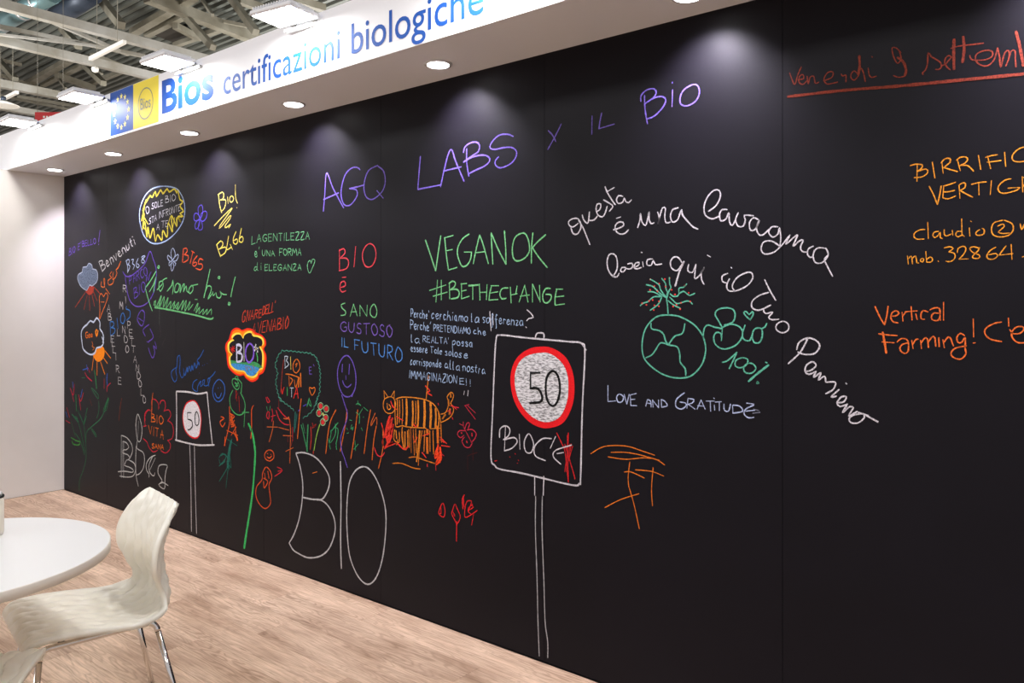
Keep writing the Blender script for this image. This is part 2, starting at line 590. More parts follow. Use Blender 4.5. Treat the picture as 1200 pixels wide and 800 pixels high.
GL = {
    'A': G(.6, '0,0 .5,1 1,0;.2,.38 .8,.38'), 'B': G(.55, '0,0 0,1;0,1 .7,.95 .75,.7 .1,.52;.1,.52 .9,.45 .95,.1 0,0'),
    'C': G(.55, '1,.85 .6,1 .1,.75 0,.35 .4,0 1,.12'), 'D': G(.6, '0,0 0,1 .6,.9 1,.5 .7,.1 0,0'),
    'E': G(.5, '0,0 0,1;0,1 .95,1;0,.52 .8,.55;0,0 1,.02'), 'F': G(.5, '0,0 0,1;0,1 1,1;0,.52 .75,.52'),
    'G': G(.6, '.95,.85 .6,1 .1,.8 0,.35 .4,0 .95,.12 1,.45 .55,.45'), 'H': G(.6, '0,0 0,1;1,0 1,1;0,.5 1,.5'),
    'I': G(.12, '.5,0 .5,1'), 'L': G(.5, '.05,1 0,0;0,0 1,.03'), 'M': G(.75, '0,0 .1,1 .5,.35 .9,1 1,0'),
    'N': G(.6, '0,0 .03,1;.03,1 .97,0;.97,0 1,1'), 'O': G(.6, '.5,1 .1,.8 0,.4 .4,0 .9,.2 1,.65 .5,1'),
    'P': G(.5, '0,0 0,1;0,1 .8,.95 .95,.7 .6,.48 0,.45'), 'R': G(.55, '0,0 0,1;0,1 .8,.95 .85,.65 0,.48;.3,.48 1,0'),
    'S': G(.5, '.95,.88 .5,1 .08,.8 .3,.55 .85,.4 .9,.12 .4,0 0,.1'), 'T': G(.6, '.5,0 .5,1;0,1 1,1'),
    'U': G(.6, '0,1 .03,.25 .4,0 .85,.2 1,1'), 'V': G(.6, '0,1 .5,0 1,1'), 'Z': G(.55, '0,1 1,1 0,0 1,0'),
    'a': G(.45, '.85,.5 .4,.58 .02,.3 .3,0 .8,.2 .85,.55 .85,.15 1.05,0'), 'c': G(.38, '.95,.5 .5,.6 .02,.3 .4,0 1,.1'),
    'e': G(.4, '.05,.3 .9,.36 .6,.6 .1,.45 .1,.1 .6,0 1,.14'), 'd': G(.45, '.8,.4 .3,.55 .05,.2 .4,0 .8,.25;.8,1 .8,.2 1,0'),
    'f': G(.35, '.9,.9 .55,1.05 .4,.6 .4,-.4 .3,-.5;.05,.45 .9,.5'), 'h': G(.45, '.05,0 .1,1;.1,.35 .5,.58 .85,.4 .9,0'),
    'i': G(.12, '.5,.55 .5,0;.5,.8 .5,.84'), 'l': G(.14, '.3,1 .2,.5 .4,0 .9,.05'), 'm': G(.65, '0,0 .05,.55;.05,.4 .3,.58 .48,.4 .5,0;.5,.4 .75,.58 .95,.4 1,0'),
    'n': G(.42, '0,0 .05,.55;.05,.35 .5,.58 .9,.4 1,0'), 'o': G(.42, '.5,.58 .05,.4 .1,.08 .5,0 .95,.2 .9,.5 .5,.58'),
    'p': G(.42, '.05,.55 .05,-.45;.05,.4 .5,.58 .95,.35 .5,.02 .05,.15'), 'r': G(.3, '.1,0 .1,.55;.1,.35 .5,.56 1,.5'),
    's': G(.35, '.9,.5 .4,.58 .15,.42 .8,.25 .7,.02 0,.04'), 't': G(.3, '.5,.9 .45,.15 .9,0;.05,.6 1,.62'),
    'u': G(.42, '.05,.55 .1,.1 .5,0 .9,.2;.92,.55 .95,0'), 'v': G(.4, '0,.55 .4,0 .95,.58'), 'z': G(.35, '0,.55 .9,.55 .05,0 1,.02'),
    "'": G(.12, '.6,1.1 .4,.85'), '!': G(.12, '.5,1 .5,.3;.5,.05 .5,.02'), '?': G(.4, '0,.9 .6,1 .9,.7 .4,.35;.4,.05 .4,.02'),
}


def D(name, label, parent=None):
    return Drawing(name, label, parent)


# --- purple headline
d = D('chalk_lettering', 'large purple chalk lettering AGQ LABS X IL BIO high on the blackboard')
d.s('A', PURPLE, 1.9, "44,515 52,420 62,302 100,390 158,497;44,450 90,430 130,412;250,282 235,270 205,272 170,305 148,370 144,430 160,478 188,484 215,460 234,425 228,395 190,388;190,388 230,380 272,368;345,260 300,285 278,335 272,390 285,435 315,450 350,430 380,395 392,345 382,290 350,262 345,260;345,400 380,442;590,207 582,300 575,393;575,393 640,380 703,368;703,378 722,290 745,200 765,170 790,240 835,347;720,290 770,278 820,266;850,165 850,240 862,318;832,185 840,155 870,132 905,128 922,145 915,180 880,205 832,240;835,238 880,212 940,200 975,212 978,235 950,262 900,285 862,305;1112,95 1080,83 1030,90 990,130 982,160 1010,168 1060,158 1105,158 1130,180 1125,215 1095,250 1040,272 1012,255 1012,230 1030,210")
d.s('B', PURPLE, 1.9, "292,540 310,560 323,585;346,512 325,555 290,618;473,480 472,555;513,467 505,505 502,532 502,532;502,532 565,513;690,395 692,450 702,512;675,420 676,395 700,372 730,368 738,385 725,405 690,430;690,430 730,405 765,400 778,415 765,445 730,480 700,492;806,372 804,440;805,340 805,344;890,350 855,370 838,400 840,430 865,438 900,420 917,385 910,355 890,350")
d.done()
# --- rust date, right edge
d = D('chalk_lettering', 'rust red chalk date Venerdi 9 settembre with a thick underline, top right')
d.s('C', RUST, 1.5, "165,310 178,345 188,360 200,320 215,285;200,340 225,335 222,318 208,325 205,350 222,360 238,345;240,325 245,358 252,330 268,325 275,355 290,350;310,345 345,330 350,308 330,308 312,335 325,358 370,350;385,315 392,325 405,320 405,350;460,320 440,302 425,325 440,342 460,320 468,290 480,310 488,348;500,290 505,320 515,330 535,325;515,240 518,244;640,225 620,205 602,205 608,240 625,270 640,250 632,215;608,322 630,330 655,325")
d.s('C', RUST, 3, "462,238 464,280 458,318;625,245 650,265 662,300 655,325")
d.s('C2', RUST, 1.7, "175,540 170,522 195,500 215,440 222,335 250,370 300,400 340,430 345,470 320,492 292,490;345,455 380,445 420,400 440,375 415,362 385,385 378,430 400,470 430,495;435,295 500,275 600,262 740,245;612,360 625,395 665,405 760,400 820,370 825,330 790,312 730,320 675,350 665,390 690,435 750,460 800,445 845,390 872,290;872,290 890,370 902,470 920,400 945,330 975,315 980,380 950,460;980,380 1000,320 1035,315 1040,390 1045,470;1120,440 1160,400 1190,430 1170,470 1120,460;1210,360 1215,470;1212,400 1240,365 1270,370;1290,420 1330,410 1325,380 1295,390 1290,440 1330,465")
d.s('C2', RUST, 3.4, "465,210 462,330 465,490;550,185 560,300 545,425;1045,135 1075,250 1105,400 1115,460")
d.s('C', RUST, 3.6, "158,412 400,385 620,368 860,345 1164,315 1280,300")
d.done()
# --- gold brewery block
d = D('chalk_lettering', 'golden chalk block BIRRIFICIO VERTIGO with claudio and a mobile number')
d.s('BI', GOLD, 1.6, "60,170 90,162 128,165 125,185 100,205;100,168 98,262;100,205 150,190 162,210 130,235 82,240;188,150 203,242;245,155 252,215;240,155 262,130 290,128 292,150 255,182;255,182 290,192 335,205;335,135 352,200;330,140 350,122 385,120 395,135 380,155 350,170;350,170 395,170 430,203;458,110 472,192;512,115 530,188;500,122 535,112 570,106;510,150 550,146 590,140;612,92 618,175;745,62 725,62 690,75 658,110 660,138 690,148 745,142;770,85 780,165;800,70 835,120 800,150 785,110 800,70")
d.s('BI', GOLD, 1.6, "170,292 195,340 218,398;218,398 232,340 240,290;255,290 250,355;250,358 280,365 325,348;255,290 290,280 325,268;252,325 290,322 320,315;345,285 350,362;345,285 365,272 382,275 378,300 350,315;350,315 385,335 425,355;418,280 460,270 505,265;460,270 462,342;535,258 528,340;650,248 615,255 580,285 575,315 600,332 650,325 690,310 700,298;700,298 632,302;715,235 718,325;718,240 745,245 740,275 720,285;720,285 750,320;800,225 770,260 780,300 820,290 825,240 800,225")
d.s('BI', GOLD, 1.5, "145,545 120,545 90,560 80,580 95,600 140,600;162,502 165,598;225,555 200,560 192,580 205,592 225,575 235,560 235,590 248,598;258,545 258,570 270,582 300,570;305,548 308,578;360,482 362,580;360,555 335,555 325,575 340,588 362,575 375,585;405,535 408,582;412,495 418,498;465,545 445,560 445,575 465,578 490,570 492,545 480,538;600,490 550,505 535,540 545,575 590,588 640,575 662,545 655,510 610,490;570,525 600,512 610,525 590,545 575,560 600,568 640,565;703,510 712,545 725,515")
d.s('BI', GOLD, 1.5, "42,700 48,748;48,715 65,700 72,745;72,712 90,700 98,738 108,740;130,712 118,725 130,735 138,722 130,712;150,672 155,735;155,735 180,735 190,718 175,705 155,720;222,728 225,732;258,652 290,645 310,655 285,675;285,675 318,685 320,712 295,732 268,730;335,680 340,655 370,642 385,655 375,685 345,718;345,718 400,716;465,655 430,645 408,655 425,678 465,695 460,712 430,712 425,700 455,670 465,650;560,648 530,665 508,695 515,715 545,718 570,700 560,685 520,692;620,640 590,680 580,695;580,695 660,685;650,632 655,720;715,705 735,700")
d.done()
# --- vertical farming
d = D('chalk_lettering', 'orange chalk words Vertical Farming! C\'e at the right edge')
d.s('J', FLAME, 1.8, "98,120 135,200 168,255;168,255 185,190 195,118;215,190 250,190 275,170 255,152 225,165 215,205 235,235 268,240;298,165 305,228;305,190 325,160 335,160;365,120 372,220;330,158 410,152;400,175 410,215;490,160 455,150 438,175 440,210 465,215;580,175 575,135 540,130 505,145;570,170 530,170 515,200 530,222 565,222 580,190;575,140 582,222;605,90 605,222;125,322 190,330 262,335;150,382 240,388;262,382 290,358 330,362 345,390 345,450;340,390 300,400 282,430 300,460 330,465 348,440;370,370 380,432;378,400 400,365 420,362;435,370 442,432;440,390 465,355 485,360 495,425;492,385 520,345 540,350 548,415;600,365 612,425;608,385 640,345 660,360 672,395 680,412;760,335 730,318 705,345 712,385 740,385 765,350 765,430 770,470 735,508 685,500 660,470 690,430 775,410;825,212 828,345;825,390 840,388;1035,235 980,245 920,280 912,320 950,360 1035,380;1085,205 1088,265;1095,290 1120,320 1170,318 1200,290 1190,270 1150,270 1115,300 1112,345 1150,385 1200,388 1230,380")
d.s('J', FLAME, 2.6, "155,310 170,390 182,465;570,352 573,415")
d.done()
# --- the white sentence
d = D('chalk_lettering', 'white cursive chalk sentence Questa e una lavagna winding across the board')
d.s('D', WHITE, 1.9, "165,370 130,395 105,385 98,360 120,340 160,335 180,360 185,400 160,445 130,440 115,400;170,350 200,400 225,460 248,518;195,310 205,345 230,370 240,345 245,290;240,345 250,350 280,345 300,320;300,285 320,270 325,235 300,235 292,270 305,310 335,325 355,300 370,250;345,205 380,225 410,250 385,285;355,112 375,160 420,230 430,240;365,150 420,118;480,180 450,175 435,205 450,230 480,220 490,190 500,215 520,225 540,205;415,415 450,405 485,385 480,362 450,362 428,385 430,420 460,445 495,440 520,415;435,335 465,325;585,400 600,350 605,300 615,360 640,385 655,340 665,290 665,340 680,372 700,365;725,290 735,330 728,375 740,320 760,262 780,265 775,320 785,365 815,360;870,260 830,275 815,320 830,360 865,345 885,290 895,275")
d.s('D', WHITE, 2.2, "895,275 900,310 940,360 975,395 1008,410")
d.s('E', WHITE, 1.9, "128,158 165,130 187,85 180,55 155,55 125,85 107,130 112,175 145,195 185,180;220,150 195,150 182,175 190,205 215,195 228,165 232,210 245,228 262,200;275,165 262,200 275,232 300,230 310,200 305,178 350,180;375,200 350,190 330,215 335,250 355,250 375,215 378,200 365,240 375,270 395,275 430,245;470,235 440,235 425,262 445,285 470,270 478,240 485,290 480,330;480,330 440,305 400,310 388,345 405,368 450,360 490,325 510,300 530,275;530,275 510,320 545,290 568,275 545,330 575,305 595,300 582,335 590,355 615,360;645,330 620,345 618,375 640,385 650,350;700,340 665,340 645,370 655,410 690,410 718,375 710,345 700,340;718,375 700,395 715,430 740,478")
d.s('D', WHITE, 1.9, "410,745 440,690 438,615 415,585 385,590 370,640 380,700 410,740 440,745 455,720;500,680 475,680 465,705 485,710 505,685;515,655 545,650 550,675 530,690 510,688;560,680 590,665 595,645 570,650 560,680 580,690 610,680;620,640 625,675;610,573 616,575;690,620 655,625 650,660 680,665 695,630 710,660 755,655")
d.s('F', WHITE, 1.9, "470,40 450,10 425,5 405,30 410,65 440,80 465,50 478,30;505,45 500,80 525,90 545,45;545,45 540,85 540,125 570,100 592,62 575,95 578,135 590,155;608,-5 625,5;720,95 690,110 692,140 715,148;738,62 742,66;730,125 715,160 725,190 770,190 830,160 858,120 850,92 820,92 770,120 745,165 760,195")
d.s('F', WHITE, 2.6, "478,30 455,80 430,165")
d.s('E', WHITE, 1.9, "405,495 432,550 460,597;425,558 380,572 345,600 342,630 365,645 395,640 435,620;435,620 400,640 410,662 445,655 425,680 440,692 475,690;495,700 465,715 462,740 490,757 520,745 522,715 495,700")
d.s('G', WHITE, 2.1, "870,165 840,220 790,268;825,210 835,180 870,162 905,172 920,195 900,225 860,230 830,220;862,300 885,295 905,275 890,260 865,275 860,300 875,312 905,300;905,300 895,325 925,305 915,335 940,320 945,345;945,345 985,345 975,375 945,392;1000,375 968,405 990,402;1028,348 1032,352;995,430 1020,425 1030,405 1010,405 992,430 1005,445 1035,435;1035,435 1015,470 1045,445 1060,450;1060,450 1040,485 1075,465;1095,475 1060,480 1042,495 1050,512 1080,512 1105,490 1100,475")
d.s('G', WHITE, 3, "1100,475 1160,508;1080,470 1120,482")
d.done()
# --- globe with tree and Bio 100%
g = D('chalk_globe', 'teal chalk globe with a red-dotted tree growing on top')
g.s('F', TEAL, 2.0, "345,328 300,355 262,410 247,490 258,560 300,610 370,655 450,672 520,658 575,600 597,530 592,470 570,420 530,375 470,340 420,326 345,328;297,370 300,400 340,410 365,430 378,470 395,490;483,372 470,425 430,440 405,470 392,490;392,490 440,500 455,540 458,585 485,620 488,658;395,490 350,478 320,520 300,545 268,560")
g = g.done()
d = D('chalk_tree', None, g)
d.s('TR', TEAL, 1.8, "430,535 425,440 412,330 435,260;220,120 290,160 330,195 340,240 390,310 420,340;175,185 240,200 280,230 320,270 370,310 420,345;195,268 260,270 320,300 360,325;105,430 140,400 190,385 230,350 270,325 350,325;220,485 270,450 310,420 335,380 355,335;355,110 400,170 405,230 430,280;445,100 450,180 465,215 440,260 420,330;455,290 490,320 540,318 560,290 610,262 650,290 685,310 745,285;560,290 555,240 570,220 610,215 650,175;450,330 490,370 530,405 590,395 650,375 690,385 715,412;430,370 470,405 520,435 575,460")
d.done()
d = D('chalk_fruit', None, g)
d.s('TR', (240, 72, 66), 2.8, ";".join("221,120 325,170 268,200 305,260 218,245 390,118 447,105 470,243 510,298 625,193 670,278 125,400 175,418 248,362 207,372 322,378 270,425 322,435 262,478 488,437 527,420 580,395 688,378 570,468 400,205".split()))
d.done()
d = D('chalk_lettering', 'teal chalk word Bio with a heart and 100% beside the globe')
d.s('F', TEAL, 2.0, "583,450 590,400 610,380 650,392 690,400;690,400 685,465;690,395 665,350 650,320 665,295 710,285 750,295 760,330 745,365 700,380;685,395 740,375 790,395 800,440 765,490 700,512 655,490 642,450 655,422 680,425 686,455;815,380 800,430 810,460 840,465 855,430;845,352 820,330 808,310 822,305 838,322 855,305 860,322 842,352;905,400 870,400 855,435 865,475 895,475 910,440 905,400;905,400 925,390 935,370;690,585 720,575 770,530;770,530 750,575 728,620;800,560 765,575 762,605 790,615 822,600 830,570 800,560;835,590 808,610 815,640 850,645 875,620 860,595 835,590")
d.s('F', TEAL, 2.8, "835,690 880,650 945,600")
d.s('G', TEAL, 2.4, "697,262 702,265;662,345 668,348 660,350 664,342")
d.done()
# --- love and gratitude
d = D('chalk_lettering', 'pale blue chalk words LOVE AND GRATITUDE below the globe')
d.s('HH', (178, 188, 222), 1.7, "95,48 95,128;95,128 132,124;152,90 138,105 145,130 165,128 172,105 152,90;175,92 188,140;188,140 200,92;205,95 208,145;205,95 235,88;206,118 228,116;208,147 238,148;282,150 290,118;290,118 305,125 308,155;285,135 308,138;318,155 315,120;315,120 345,158;345,158 345,120;358,118 360,155;360,155 388,148 375,125 358,118;472,85 435,115 430,150 455,165 480,150 478,135 450,130;490,115 485,160;490,112 520,118 510,135 490,140;490,140 525,165;535,165 555,120;555,120 575,165;538,148 570,150;580,125 620,125;600,125 602,175;620,145 622,170;617,110 620,113;625,130 655,128;645,130 645,172;668,140 670,170 690,175 700,140;710,145 712,185;712,185 760,175 745,150 710,145;815,145 775,165 768,190 790,208 815,205;775,175 820,170;780,135 815,140")
d.s('HH', (110, 112, 128), 2.2, "815,165 840,172;810,185 845,180")
d.done()
# --- orange table
d = D('chalk_drawing', 'orange chalk line drawing of a little table under the lettering')
d.s('HH', ORANGE, 1.3, "10,385 60,355 110,345 190,348 260,370 325,392;110,378 180,378 250,390 350,418;95,400 180,412 270,405 330,412 375,440;203,425 195,500 198,550;175,475 210,475 275,505;230,464 310,472 370,495;318,452 310,560 315,642;200,552 225,640 250,755;80,650 160,610 248,582")
d.done()
# --- the big signpost
g = D('chalk_sign', 'large white chalk signpost with a red ringed 50 disc and words BIO C\'E')
g.s('M', WHITE, 2.2, "85,50 66,72 58,200 50,400 42,620 60,660 85,678 200,700 420,752 455,745 462,720 470,400 482,130 465,88 400,80 200,62 85,50;250,62 258,42 288,42 290,66;465,88 488,120;247,710 247,800;290,712 287,800")
g.s('NN', DIM, 1.5, "93,70 92,200 98,380 102,560 107,695;119,70 118,200 125,400 130,560 140,640 140,702")
g = g.done()
d = D('ring', 'red ring of the large sign', g)
d.fill('M', chalk((226, 30, 36), 0.25), "283,104 320,108 365,130 400,165 425,225 433,290 428,360 405,425 370,468 310,486 265,480 220,455 175,405 145,340 133,260 142,200 165,155 200,125 240,108", 0.0006)
d.done()
disc_mat = chalk((214, 212, 214), 0.7, 150)
d = D('disc', 'white hatched disc of the large sign', g)
d.fill('M', disc_mat, "285,132 320,138 355,160 385,195 402,245 405,300 400,355 380,410 350,445 305,458 265,450 225,425 190,385 165,335 153,270 160,210 185,165 225,142", 0.0011)
d.done()
for q in disc_mat.node_tree.nodes:
    if q.type == 'MAPPING':
        q.inputs['Scale'].default_value = (0.35, 1, 1.3)
d = D('numeral', 'black numeral 50 of the large sign', g)
d.s('M', solid(BLACK), 3.6, "272,227 228,227;228,227 228,300;228,300 262,300 282,335 275,362 225,368;332,218 304,250 300,320 312,365 332,382 352,365 366,310 358,245 332,218")
o = d.done()
o.location.y = -0.0012
d = D('chalk_lettering', 'white chalk letters BIO C\'E inside the large sign', g)
d.s('M', WHITE, 1.8, "82,530 85,490 110,475 130,490 125,520 100,540;110,480 105,590;105,540 150,530 165,550 140,580 105,592;175,515 178,585;220,512 198,550 205,595 230,600 242,560 220,512;325,535 285,535 248,570 250,615 298,638;345,525 320,580;420,565 345,590 335,620 370,655;352,605 382,600")
d.done()
d = D('chalk_scribble', 'red scribble over the last letter of the large sign', g)
d.s('M', (205, 36, 40), 1.5, "350,508 375,560 390,600 405,740;405,508 400,600 388,690;388,560 430,700 435,725;412,560 395,690;405,640 425,570;400,520 405,735;418,560 405,640;60,640 70,638;155,605 157,608;130,620 132,622;170,635 172,638;165,650 168,650")
d.done()
# --- veganok
d = D('chalk_lettering', 'large green chalk word VEGANOK in the middle of the board')
d.s('K', GREEN, 2.0, "58,142 95,250 138,382;138,382 155,260 178,108;208,122 222,260 238,375;205,125 275,105;222,225 268,215;238,375 305,355;400,95 350,130 312,200 312,270 345,345 385,335 412,285 418,235;418,235 362,235;432,325 455,210 482,102;482,102 510,180 550,325;455,240 520,232;572,85 578,210 585,330;572,85 630,220 688,330;675,70 685,200 688,330;810,88 760,120 738,200 745,280 775,305 830,285 870,230 865,150 840,95 810,88;898,85 888,200 886,322;998,100 940,150 895,200;895,200 940,270 1010,355")
d.done()
d = D('chalk_lettering', 'green chalk hashtag #BETHECHANGE under the word VEGANOK')
d.s('K', GREEN, 2.0, "152,455 140,625;182,455 182,608;90,535 218,492;118,580 228,548;245,475 248,600;242,480 270,462 292,475 285,505 250,530;250,530 300,525 322,550 310,590 260,600;340,480 340,600;340,600 400,580;335,485 380,480;340,540 378,532;428,495 428,605;480,485 485,610;540,490 535,605;483,550 538,548;575,500 560,560 555,610;555,610 625,605;570,498 630,498;565,555 625,545;705,515 660,520 640,560 655,600 690,595;722,510 728,632;775,500 765,560;728,570 775,560;790,625 835,495;835,495 860,625;800,580 870,570;895,485 895,625;898,490 950,610;950,495 955,625;1035,520 1000,520 975,570 985,625 1015,630 1040,600 1040,570 1000,565;1085,525 1072,590 1072,650;1072,650 1145,640;1080,525 1132,525;1080,585 1140,578")
d.s('K', GREEN, 3, "398,498 470,492")
d.done()
# --- paragraph
d = D('chalk_lettering', 'small pale blue handwritten paragraph of six lines beside the large sign')
PB = (168, 192, 226)
for s_, x0, y0, x1, y1, h in (("Perche'", 481.5, 371, 503, 374, 9.5), ("cerchiamo", 506, 373, 548, 377, 10.5), ("la", 552, 377, 562, 378, 10.5), ("sofferenza", 566, 377.5, 613, 381.5, 10.5),
                              ("Perche'", 481, 385, 505, 388, 10), ("PRETENDIAMO", 508.5, 387.5, 551.5, 391.5, 7.5), ("che", 555, 391, 569.5, 393, 8),
                              ("la", 482, 401, 492, 402, 9), ("REALTA'", 496, 400.5, 526, 403, 7), ("possa", 530.5, 404, 554, 406.5, 9),
                              ("essere", 481.5, 411.5, 501, 413.5, 9), ("Tale", 504.5, 413, 518, 415, 7.5), ("solo", 522, 416, 536.5, 418, 9), ("se", 538, 418.5, 548.5, 420, 9),
                              ("corrisponde", 481, 427, 517, 430.5, 9), ("alla", 521, 431, 539, 434.5, 10), ("nostra", 542.5, 434, 568.5, 438, 10),
                              ("IMMAGINAZION", 480, 443, 535.5, 449, 9), ("E", 539, 450, 544, 450.5, 7), ("!!", 546, 451, 552, 452.5, 8)):
    d.text(s_, x0, y0, x1, y1, h, colr=PB, w=1.15, jit=0.05)
d.s('L', WHITE, 1.5, "985,152 1015,180 1035,212 1000,220 983,238;975,285 982,292;695,165 700,240 705,318;718,180 722,270")
d.s('Q', WHITE, 1.4, "830,120 825,148;860,115 855,158")
d.done()
# --- BIO e sano
d = D('chalk_lettering', 'red chalk word BIO with a small e below it, top of the stacked words')
d.s('T', (222, 74, 84), 1.7, "72,88 72,185;70,95 92,85 98,105 75,130;75,130 105,130 115,150 105,178 70,188;148,75 140,170;210,62 185,90 180,130 195,168 225,165 243,120 235,75 210,62;75,268 100,258 95,238 78,245 75,275 85,288 102,282;85,220 103,218")
d.done()
d = D('chalk_lettering', 'green chalk word SANO')
d.s('T', GREEN, 1.6, "98,340 80,348 85,365 100,378 98,395 78,398;122,402 138,345;138,345 155,400;125,382 152,380;168,400 168,350;168,350 200,402;200,402 202,350;235,345 218,365 218,395 238,408 248,380 235,345")
d.done()
d = D('chalk_lettering', 'purple chalk word GUSTOSO')
d.text('GUSTOSO', 399.5, 387.5, 460, 396, 10.5, 15, (124, 96, 184), 1.5)
d.done()
d = D('chalk_lettering', 'blue chalk words IL FUTURO above the balloon face')
d.text('IL', 400.5, 405.5, 408, 407, 10, 10, (90, 150, 216), 1.6)
d.text('FUTURO', 415.5, 409.5, 471, 424.5, 11.5, 17, (84, 140, 212), 1.6)
d.done()
# --- purple balloon face
d = D('chalk_smiley', 'purple chalk balloon with a long smiling face and string')
BP = (112, 88, 190)
d.s('S', BP, 1.7, "850,290 800,330 768,420 768,520 790,610 830,670 880,675 920,630 938,540 930,430 895,330 850,290;843,480 845,515;812,525 830,570 860,590 895,560")
d.s('S', BP, 2.4, "812,375 808,445;878,375 872,465;920,620 900,675")
d.s('R', BP, 1.5, "805,20 830,100 858,190 850,260 820,340 795,430 805,540 830,610 858,700")
d.done()
# --- teal bubble tree
g = D('chalk_bubble', 'dark teal wavy chalk bubble around coloured words BIO E VITA')
wob = []
TQ = (74, 148, 126)
g.crop = CR['S']
base_pts = g.parse("235,725 205,640 185,540 205,460 180,380 205,300 245,245 330,250 420,260 510,270 560,300 590,370 605,460 600,560 600,630 575,700 560,770")[0]
g.crop = CR['R']
for pts in (base_pts, g.parse("215,40 260,90 320,130 370,180")[0], g.parse("575,50 560,110 530,170 480,215 420,250")[0]):
    out = []
    k = 0
    for p, q in zip(pts, pts[1:]):
        n = max(2, int(math.dist(p, q) / 2.2))
        for i in range(n):
            t_ = i / n
            off = (0.7, -0.7)[k % 2]
            dx, dy = q[0] - p[0], q[1] - p[1]
            l = math.hypot(dx, dy)
            out.append((p[0] + dx * t_ - dy / l * off, p[1] + dy * t_ + dx / l * off))
            k += 1
    g.stroke(out, TQ, 1.2)
g.s('R', (44, 100, 92), 2.6, "370,180 365,260 360,370;385,200 370,330")
g = g.done()
d = D('chalk_lettering', 'coloured chalk letters BIO E VITA inside the wavy bubble', g)
d.s('S', (196, 210, 224), 1.4, "270,300 275,410;270,300 300,300 285,340;285,340 308,375 270,410;320,595 352,595;335,595 335,680")
d.s('S', YELLOW, 1.8, "325,305 328,420")
d.s('S', ORANGE, 1.4, "380,325 350,370 352,430 380,455 412,410 405,350 380,325;370,380 390,360 375,400;280,465 330,470 410,500;310,480 315,580;320,500 345,520 320,570;360,520 375,590 400,500;528,665 505,620 505,590 528,600 550,590 555,620 528,665")
d.s('S', ORANGE, 3.2, "420,460 422,580;405,500 400,585")
d.s('S', RED, 2, "238,590 248,650;248,650 265,590;355,690 385,590;385,590 398,690;365,650 395,650")
d.s('S', (70, 170, 90), 2, "295,590 295,665")
d.s('S', (116, 92, 190), 1.5, "500,400 505,465;505,465 525,465;500,400 520,400;502,432 520,430;540,375 548,390")
d.s('S', (150, 54, 44), 1.4, "262,330 248,450 235,640")
d.done()
# --- meadow scribbles
d = D('chalk_fence', 'row of slanting orange chalk strokes like fence sticks in the meadow')
d.s('R', (214, 104, 36), 1.6, "425,55 410,200 390,430;750,160 690,300 655,570;855,160 835,320 790,550;955,160 930,360 890,620;1075,160 1045,330 1015,570;1130,310 1105,450 1090,630;1190,330 1190,520 1150,710")
d.s('R', (196, 96, 44), 1.5, "1120,190 1085,270 1080,310 1130,230 1135,300;310,230 325,350 318,660;215,325 310,350;255,400 340,405;280,550 350,515;165,265 155,350 125,460;105,320 205,322;260,240 290,245 310,225")
d.done()
d = D('chalk_drawing', 'red chalk squiggles and small blossoms left of the fence sticks')
d.s('R', (206, 44, 58), 1.4, "205,140 260,210 310,250;190,165 220,250 270,295 310,300;150,150 160,210 150,270;110,180 100,220 120,245 125,185 110,180;140,225 185,210;95,40 110,90 130,80 105,40;345,325 345,450")
d.s('R', (130, 44, 40), 1.3, "215,60 215,150;300,400 300,460;345,430 330,500")
d.s('R', (160, 48, 42), 2.2, "515,320 520,420 510,530;530,285 545,320 565,295 530,330")
d.done()
d = D('chalk_grass', 'green chalk grass blades and zigzags between the fence sticks')
d.s('R', (66, 160, 104), 1.35, "100,130 110,170;135,125 130,165;425,300 470,480 485,550;440,290 460,380;500,50 495,100 520,130;480,130 500,60 520,120;770,280 700,370 710,350 690,480 700,530 680,430;745,290 745,390 700,470;755,480 755,530;735,320 770,340 765,420 750,480;955,75 960,115;940,185 970,210 970,290;1000,150 965,210;1010,135 1050,170;900,300 890,340 915,320 905,350;930,450 935,540;960,480 920,530;850,330 860,345;1010,225 1008,232;880,255 900,260;990,330 1000,355;940,110 960,100 985,120;855,380 870,375;750,500 760,530")
d.s('R', (60, 140, 90), 2.6, "490,300 485,400 480,550;450,400 482,540")
d.s('R', (90, 80, 190), 1.6, "400,170 410,160;445,125 475,110")
d.done()
g = D('chalk_flower', 'red chalk flower with pale outlined petals on a lime stem')
for cx, cy in ((607, 125), (660, 150), (592, 190), (655, 235), (628, 275)):
    g.fill('R', (214, 52, 56), " ".join("%g,%g" % (cx + 17 * math.cos(a_ * 0.9), cy + 24 * math.sin(a_ * 0.9)) for a_ in range(7)), 0.0007)
    g.s('R', (160, 200, 150), 1.1, " ".join("%g,%g" % (cx + 24 * math.cos(a_ * math.pi / 4), cy + 32 * math.sin(a_ * math.pi / 4)) for a_ in range(9)))
g.s('R', (206, 206, 120), 1.6, "630,185 622,205 640,210 630,195")
g.s('R', (134, 178, 74), 1.8, "600,295 570,400 545,540")
g.s('R', (190, 60, 50), 1.8, "540,545 538,575")
g.done()
# --- big white BIO
d = D('chalk_lettering', 'very large plain white chalk letters BIO near the floor')
d.s('O', (196, 194, 196), 2.0, "75,48 95,110 110,200 108,290 92,390 65,470 40,515;40,515 60,550 85,568 140,592 205,582 250,540 278,460 275,390 245,325 205,292 160,288 112,278;75,48 115,45 170,65 215,110 248,170 245,230 215,285 180,290;430,118 385,140 352,210 340,350 345,500 360,600 400,690 447,730 490,700 525,600 543,450 540,330 510,220 470,145 430,118")
d.s('O', (196, 194, 196), 2.3, "307,92 310,300 308,500 312,648")
d.s('O', ORANGE, 1.2, "162,152 185,145")
d.done()
